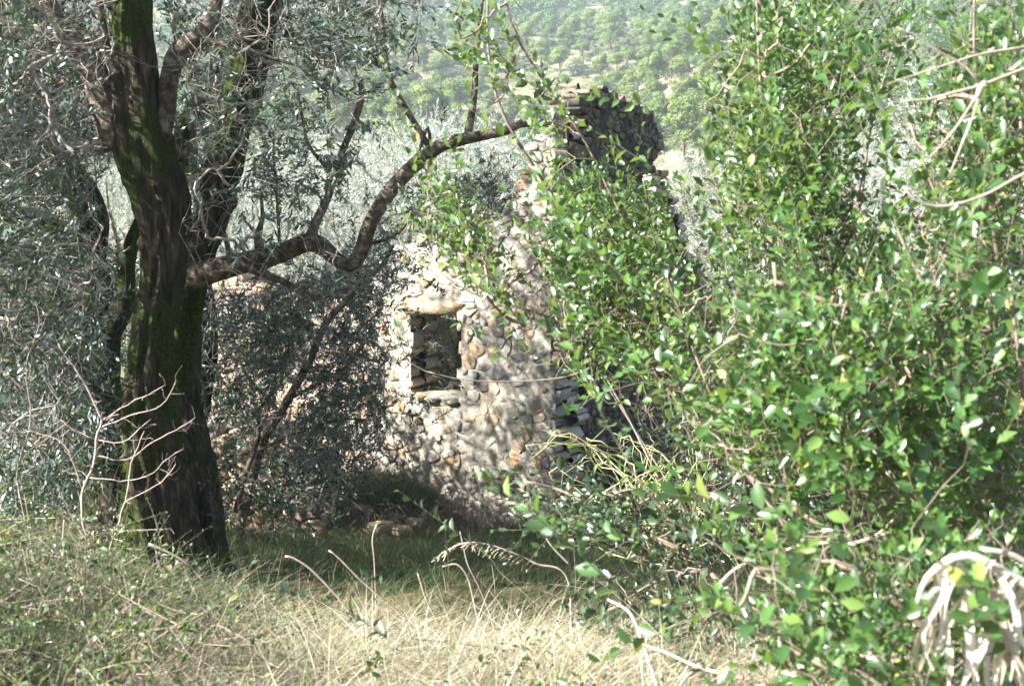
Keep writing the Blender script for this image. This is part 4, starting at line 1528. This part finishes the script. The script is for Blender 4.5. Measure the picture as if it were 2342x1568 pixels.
# ------------------------------------------------------------------ dead drooping frond, bottom right
fr = W(2200, 1290, 1.9)
frond = empty('dead_frond', tuple(fr), 'large bleached dead frond drooping in the bottom right corner', 'frond')
mb = MB()
arch, ar = WL([(2560, 2080, 40), (2550, 1700, 38), (2480, 1460, 36), (2400, 1370, 36), (2300, 1310, 34), (2230, 1275, 34), (2180, 1275, 30), (2120, 1320, 20), (2090, 1400, 10)], 1.9)
ar = ar * .7
As, rs = spline(arch, ar, .02)
tube(mb, As, rs, 10, None, .1, 3., 10.)
arch2, ar2 = WL([(2480, 1440, 14), (2400, 1330, 14), (2320, 1270, 14), (2240, 1255, 12)], 1.95)
tube(mb, arch2, ar2, 8, .02, .1, 3., 10.)
mb.build('stalk', M['frond'], frond, smooth=True)
mb = MB()
rf = np.random.default_rng(91)
for k in range(62):
    i = int(len(As) * .42 + (k / 62) * (len(As) * .58 - 4))
    a = As[i] + rf.normal(size=3) * .006
    n = 14
    L = rf.uniform(.16, .30)
    t = np.linspace(0, 1, n)
    out = rf.normal() * .05
    P = a + np.stack([-.025 * np.sin(t * 2.5) + out * t**1.5, rf.normal() * .05 * t, -L * t + .02 * np.sin(t * 3)], 1)
    P[:, 0] += .008 * np.sin(t * 8 + rf.uniform(0, 6)) + rf.normal() * .02 * t**3
    P[:, 1] += .010 * np.sin(t * 7 + rf.uniform(0, 6))
    w = rf.uniform(.0035, .0095) * np.sin(np.clip(t * 1.0 + .12, 0, 1) * math.pi)**.6 + .001
    th = rf.uniform(-.9, .9)
    side = np.array([math.cos(th), math.sin(th), 0])
    nrm = np.array([-math.sin(th), math.cos(th), 0])
    A = P - side * w[:, None]; B = P + side * w[:, None]; C = P + nrm * (w * .45)[:, None]
    V = np.vstack([A, C, B])
    j = np.arange(n - 1)
    mb.add(V, np.stack([j, j + n, j + n + 1, j + 1], 1), np.stack([j + n, j + 2 * n, j + 2 * n + 1, j + n + 1], 1))
mb.build('leaflets', M['frond'], frond, smooth=True)


# ------------------------------------------------------------------ grasses
def blades(mb, X, Y, H, Wd, lean, droop, rg, K=5, curl=1.0, z=None, dirs=None):
    n = len(X)
    Zb = gz(X, Y) - .01 if z is None else z
    a = rg.uniform(0, 2 * math.pi, n)
    d = (np.stack([np.cos(a), np.sin(a)], 1) if dirs is None else dirs + .35 * np.stack([np.cos(a), np.sin(a)], 1)) + np.asarray(lean)
    d = d / np.linalg.norm(d, axis=1)[:, None]
    t = np.linspace(0, 1, K)
    dr = droop * rg.uniform(.4, 1.6, n)
    hx = (dr[:, None] * t[None]**1.8 + .12 * t[None]) * H[:, None]
    hz = (t[None] - .42 * np.minimum(dr, 1.5)[:, None] * t[None]**2.6) * H[:, None]
    P = np.stack([X[:, None] + d[:, 0:1] * hx, Y[:, None] + d[:, 1:2] * hx, Zb[:, None] + hz], -1)
    b = rg.uniform(0, 2 * math.pi, n)
    s = np.stack([np.cos(b), np.sin(b), np.zeros(n)], 1)
    w = Wd[:, None] * (1 - .92 * t[None]**1.5) * .5
    V = np.concatenate([P - s[:, None] * w[..., None], P + s[:, None] * w[..., None]], 1)
    base_ = (np.arange(n) * 2 * K)[:, None]
    j = np.arange(K - 1)[None]
    q = np.stack([base_ + j, base_ + j + K, base_ + j + K + 1, base_ + j + 1], -1).reshape(-1, 4)
    mb.add(V.reshape(-1, 3), q)


def scatter(n, x0, x1, y0, y1, rg, dens=None, frust=.5):
    xs_, ys_ = [], []
    g = 0
    while g < n:
        y = rg.uniform(y0, y1, n)
        x = rg.uniform(x0, x1, n)
        m = (np.abs(x) < y * frust + .4)
        if dens is not None:
            m &= rg.random(n) < dens(x, y)
        xs_.append(x[m]); ys_.append(y[m]); g += m.sum()
    return np.concatenate(xs_)[:n], np.concatenate(ys_)[:n]


rgz = np.random.default_rng(101)
mb = MB()      # dry straw on the foreground bank
x, y = scatter(68000, -3.2, 3.4, 2.2, 5.3, rgz, lambda x, y: np.clip(.45 + .6 * fbm(x * 1.1, y * 1.1, 2), .05, 1) * np.where(x < -.9, .38, 1))
tuft = 1 + .5 * fbm(x * 1.7 + 5, y * 1.7, 0, 2)
blades(mb, x, y, rgz.uniform(.10, .30, len(x)) * tuft, rgz.uniform(.0016, .0036, len(x)), (.25, -.35), .9, rgz)
x, y = scatter(3000, -3, 3, 3.7, 4.8, rgz)
blades(mb, x, y, rgz.uniform(.25, .48, len(x)), rgz.uniform(.002, .004, len(x)), (.3, -.2), 1.1, rgz, 6)
tc_x, tc_y = scatter(150, -2.4, 2.8, 2.9, 4.75, rgz, lambda x, y: np.where(x < -.9, .35, 1.))
for cx_, cy_ in zip(tc_x, tc_y):
    nb = rgz.integers(60, 150)
    aa = rgz.uniform(0, 6.28, nb)
    rr2 = np.abs(rgz.normal(size=nb)) * .045
    dd = np.stack([np.cos(aa), np.sin(aa)], 1)
    hh = rgz.uniform(.2, .42)
    blades(mb, cx_ + dd[:, 0] * rr2, cy_ + dd[:, 1] * rr2, rgz.uniform(.5, 1.1, nb) * hh, rgz.uniform(.0018, .0042, nb), (.25, -.3), 1.0, rgz, 7, dirs=dd)
tag(mb.build('dry_grass', M['straw']), 'sunlit dry straw coloured grass on the foreground bank', 'grass', kind='stuff')
mb = MB()      # green grass
x, y = scatter(60000, -6, 5, 5.2, 14.5, rgz, lambda x, y: np.clip(.7 + .4 * fbm(x * .9, y * .9, 8), .05, 1))
blades(mb, x, y, rgz.uniform(.10, .26, len(x)), rgz.uniform(.003, .006, len(x)), (.1, -.1), .8, rgz, 4)
x, y = scatter(24000, -3.4, 3.4, 2.2, 5.4, rgz, lambda x, y: np.clip(.3 + .7 * fbm(x * 1.3 + 20, y * 1.3, 3), .02, 1) + np.where(x < -.9, .2, 0))
blades(mb, x, y, rgz.uniform(.10, .28, len(x)), rgz.uniform(.003, .006, len(x)), (.1, -.1), .8, rgz, 5)
x, y = scatter(7000, -3.4, -1.25, 3.2, 5.6, rgz, lambda x, y: np.clip(.4 + .8 * fbm(x * 2, y * 2, 12), .05, 1))
blades(mb, x, y, rgz.uniform(.2, .5, len(x)), rgz.uniform(.0025, .005, len(x)), (.15, -.2), .8, rgz, 6)
x, y = scatter(5200, -2.6, -.6, 12.6, 14.4, rgz)
blades(mb, x, y, rgz.uniform(.15, .34, len(x)), rgz.uniform(.005, .01, len(x)), (0, -.2), .9, rgz, 5)
x, y = scatter(14000, -9, 9, 14.5, 26, rgz)
blades(mb, x, y, rgz.uniform(.15, .4, len(x)), rgz.uniform(.01, .02, len(x)), (0, -.2), .8, rgz, 4)
tag(mb.build('green_grass', M['grass']), 'shaded green grass in the hollow before the ruin', 'grass', kind='stuff')

# low brambles in the foreground
mbl, mbt = MB(), MB()
x, y = scatter(2300, -3.2, 2.2, 2.2, 5.2, rgz, lambda x, y: np.where(x < -.9, 1., .18) * np.clip(.5 + .7 * fbm(x * 1.5, y * 1.5, 9), .05, 1))
zz = gz(x, y) + rgz.uniform(.02, .26, len(x)) * np.where(x < -.9, 1.15, .8) * np.where((y > 3.6) & (x > -1.9), .55, 1)
P = np.stack([x, y, zz], 1)
x2, y2 = scatter(620, -3.2, -1.15, 2.6, 5.4, rgz)
P = np.vstack([P, np.stack([x2, y2, gz(x2, y2) + rgz.uniform(.15, .48, 620) * sstep(-1.0, -1.9, x2) + .06], 1)])
D = rgz.normal(size=P.shape) * np.array([1, 1, .35]) + np.array([0, 0, .35])
put_sprays(mbl, mbt, 'bramble', P, D, rgz.uniform(.6, 1.1, len(P)), rgz, .0018)
Pb = P + rgz.normal(size=P.shape) * np.array([.12, .12, 0]); Pb[:, 2] = gz(Pb[:, 0], Pb[:, 1])
twigs(mbt, Pb, P, .0022, .0016, wob=.12, rg=rgz)
br = mbl.build('bramble_patch', M['bramble'])
tag(br, 'low green bramble leaves among dry grass on the bank', 'bramble', kind='stuff')
bt = mbt.build('stems', M['redtwig'], br)

# dense undergrowth behind, under the olives and shrubs
mbl, mbt = MB(), MB()
x, y = scatter(1500, -7.5, 7.5, 7.5, 17, rgz, lambda x, y: np.clip(np.where(x < -1.9 - .08 * (y - 7), 1, 0) + np.where(x > 1.1 + .05 * (y - 7), 1, 0), 0, 1))
P = np.stack([x, y, gz(x, y) + rgz.uniform(.05, .7, len(x))], 1)
D = rgz.normal(size=P.shape) * .6 + np.array([0, 0, .6])
put_sprays(mbl, mbt, 'bay', P, D, rgz.uniform(.8, 1.5, len(P)), rgz, .002)
Pb = P.copy(); Pb[:, 2] = gz(x, y)
twigs(mbt, Pb, P, .004, .002, wob=.1, rg=rgz)
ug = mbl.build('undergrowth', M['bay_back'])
tag(ug, 'dark low undergrowth under the olives and shrubs', 'undergrowth', kind='stuff')
mbt.build('stems', M['stem'], ug)

# dead stems in front of the mound
mbt = MB()
x, y = scatter(700, -1.9, .4, 12.0, 13.3, rgz)
A = np.stack([x, y, gz(x, y)], 1)
twigs(mbt, A, A + rgz.normal(size=A.shape) * np.array([.18, .12, .05]) + np.array([0, 0, .22]), .004, .0015, sag=.2, wob=.12, rg=rgz)
tag(mbt.build('dead_stems', M['stem']), 'brown tangle of dead stems on the mound below the window', 'dead plants', kind='stuff')

# dry stalks one can pick out
ST = [([(480, 1345, 9), (430, 1290, 8), (385, 1262, 7), (340, 1243, 9)], 4.7, 'thick dry stalk leaning left before the mossy trunk'),
      ([(760, 1350, 8), (710, 1300, 7), (670, 1275, 7), (652, 1272, 8)], 4.8, 'dry stalk with a knobbly tip right of the mossy trunk'),
      ([(900, 1390, 6), (830, 1330, 6), (775, 1275, 6), (752, 1258, 7)], 4.8, 'dry stalk pointing up left in the middle foreground'),
      ([(858, 1330, 4), (856, 1280, 4), (852, 1230, 4), (862, 1198, 6)], 4.9, 'upright dry stalk with a pale seed tip in the middle'),
      ([(1085, 1380, 7), (1070, 1320, 6), (1045, 1290, 6), (1012, 1295, 5)], 4.6, 'hooked dry stalk bending over to the left'),
      ([(1010, 1440, 6), (975, 1370, 6), (962, 1330, 6), (955, 1310, 4)], 4.4, 'spiky pinkish dry stalk standing in the brightest grass'),
      ([(1090, 1330, 4), (1070, 1290, 4), (1060, 1250, 4), (1052, 1215, 3)], 4.7, 'thin straight dry stalk crossing the arching seed head')]
for pts, d, lab in ST:
    P, r = WL(pts, d)
    r = r * .72
    dv = norm(P[0] - P[1]) * .04
    for _ in range(25):
        if P[0][2] < float(gz(P[0][0], P[0][1])): break
        dv = dv * .97 + np.array([0, 0, -.004])
        P = np.vstack([P[0] + dv, P]); r = np.concatenate([[r[0]], r])
    mb = MB()
    tube(mb, P, r, 6, .02, .25, d, 30.)
    o = mb.build('dry_stalk', M['palecane'], smooth=True)
    tag(o, lab, 'stalk', 'dry stalks in the foreground grass')
# arching grass seed head
P, r = WL([(1300, 1330, 5), (1225, 1288, 5), (1170, 1262, 4), (1110, 1243, 4), (1060, 1242, 4), (1015, 1262, 3)], 4.6)
g0 = P[0].copy(); g0[2] = float(gz(g0[0], g0[1]))
P = np.vstack([g0, P]); r = np.concatenate([[r[0]], r])
Ps, rs = spline(P, r, .02)
mb = MB()
tube(mb, Ps, rs, 5)
sh = empty('grass_seed_head', tuple(g0), 'long arching dry grass stem with a feathery drooping seed head', 'grass stem')
mb.build('stem', M['palecane'], sh)
mb = MB()
m = Ps[int(len(Ps) * .62):]
for k in range(3):
    e = m + rgz.normal(size=m.shape) * .008 + np.array([-.035, 0, -.035])
    twigs(mb, m, e, .0014, .0022, sag=.1, wob=.08, rg=rgz)
mb.build('seeds', M['straw'], sh)

# ------------------------------------------------------------------ air
def haze():
    m, t, o = new_mat('haze')
    v = t.nodes.new('ShaderNodeVolumePrincipled')
    v.inputs['Color'].default_value = (.76, .87, 1.0, 1)
    v.inputs['Density'].default_value = .00052
    v.inputs['Anisotropy'].default_value = .2
    t.links.new(v.outputs[0], o.inputs['Volume'])
    x0, x1, y0, y1, z0, z1 = -720, 720, -45, 690, float(Z.min()) - 1.5, float(Z.max()) + 14
    vv = np.array([[x, y, z] for x in (x0, x1) for y in (y0, y1) for z in (z0, z1)])
    f = np.array([[0, 1, 3, 2], [4, 6, 7, 5], [0, 4, 5, 1], [2, 3, 7, 6], [0, 2, 6, 4], [1, 5, 7, 3]])
    h = mesh_obj('haze', vv, f, m)
    tag(h, kind='stuff')


haze()
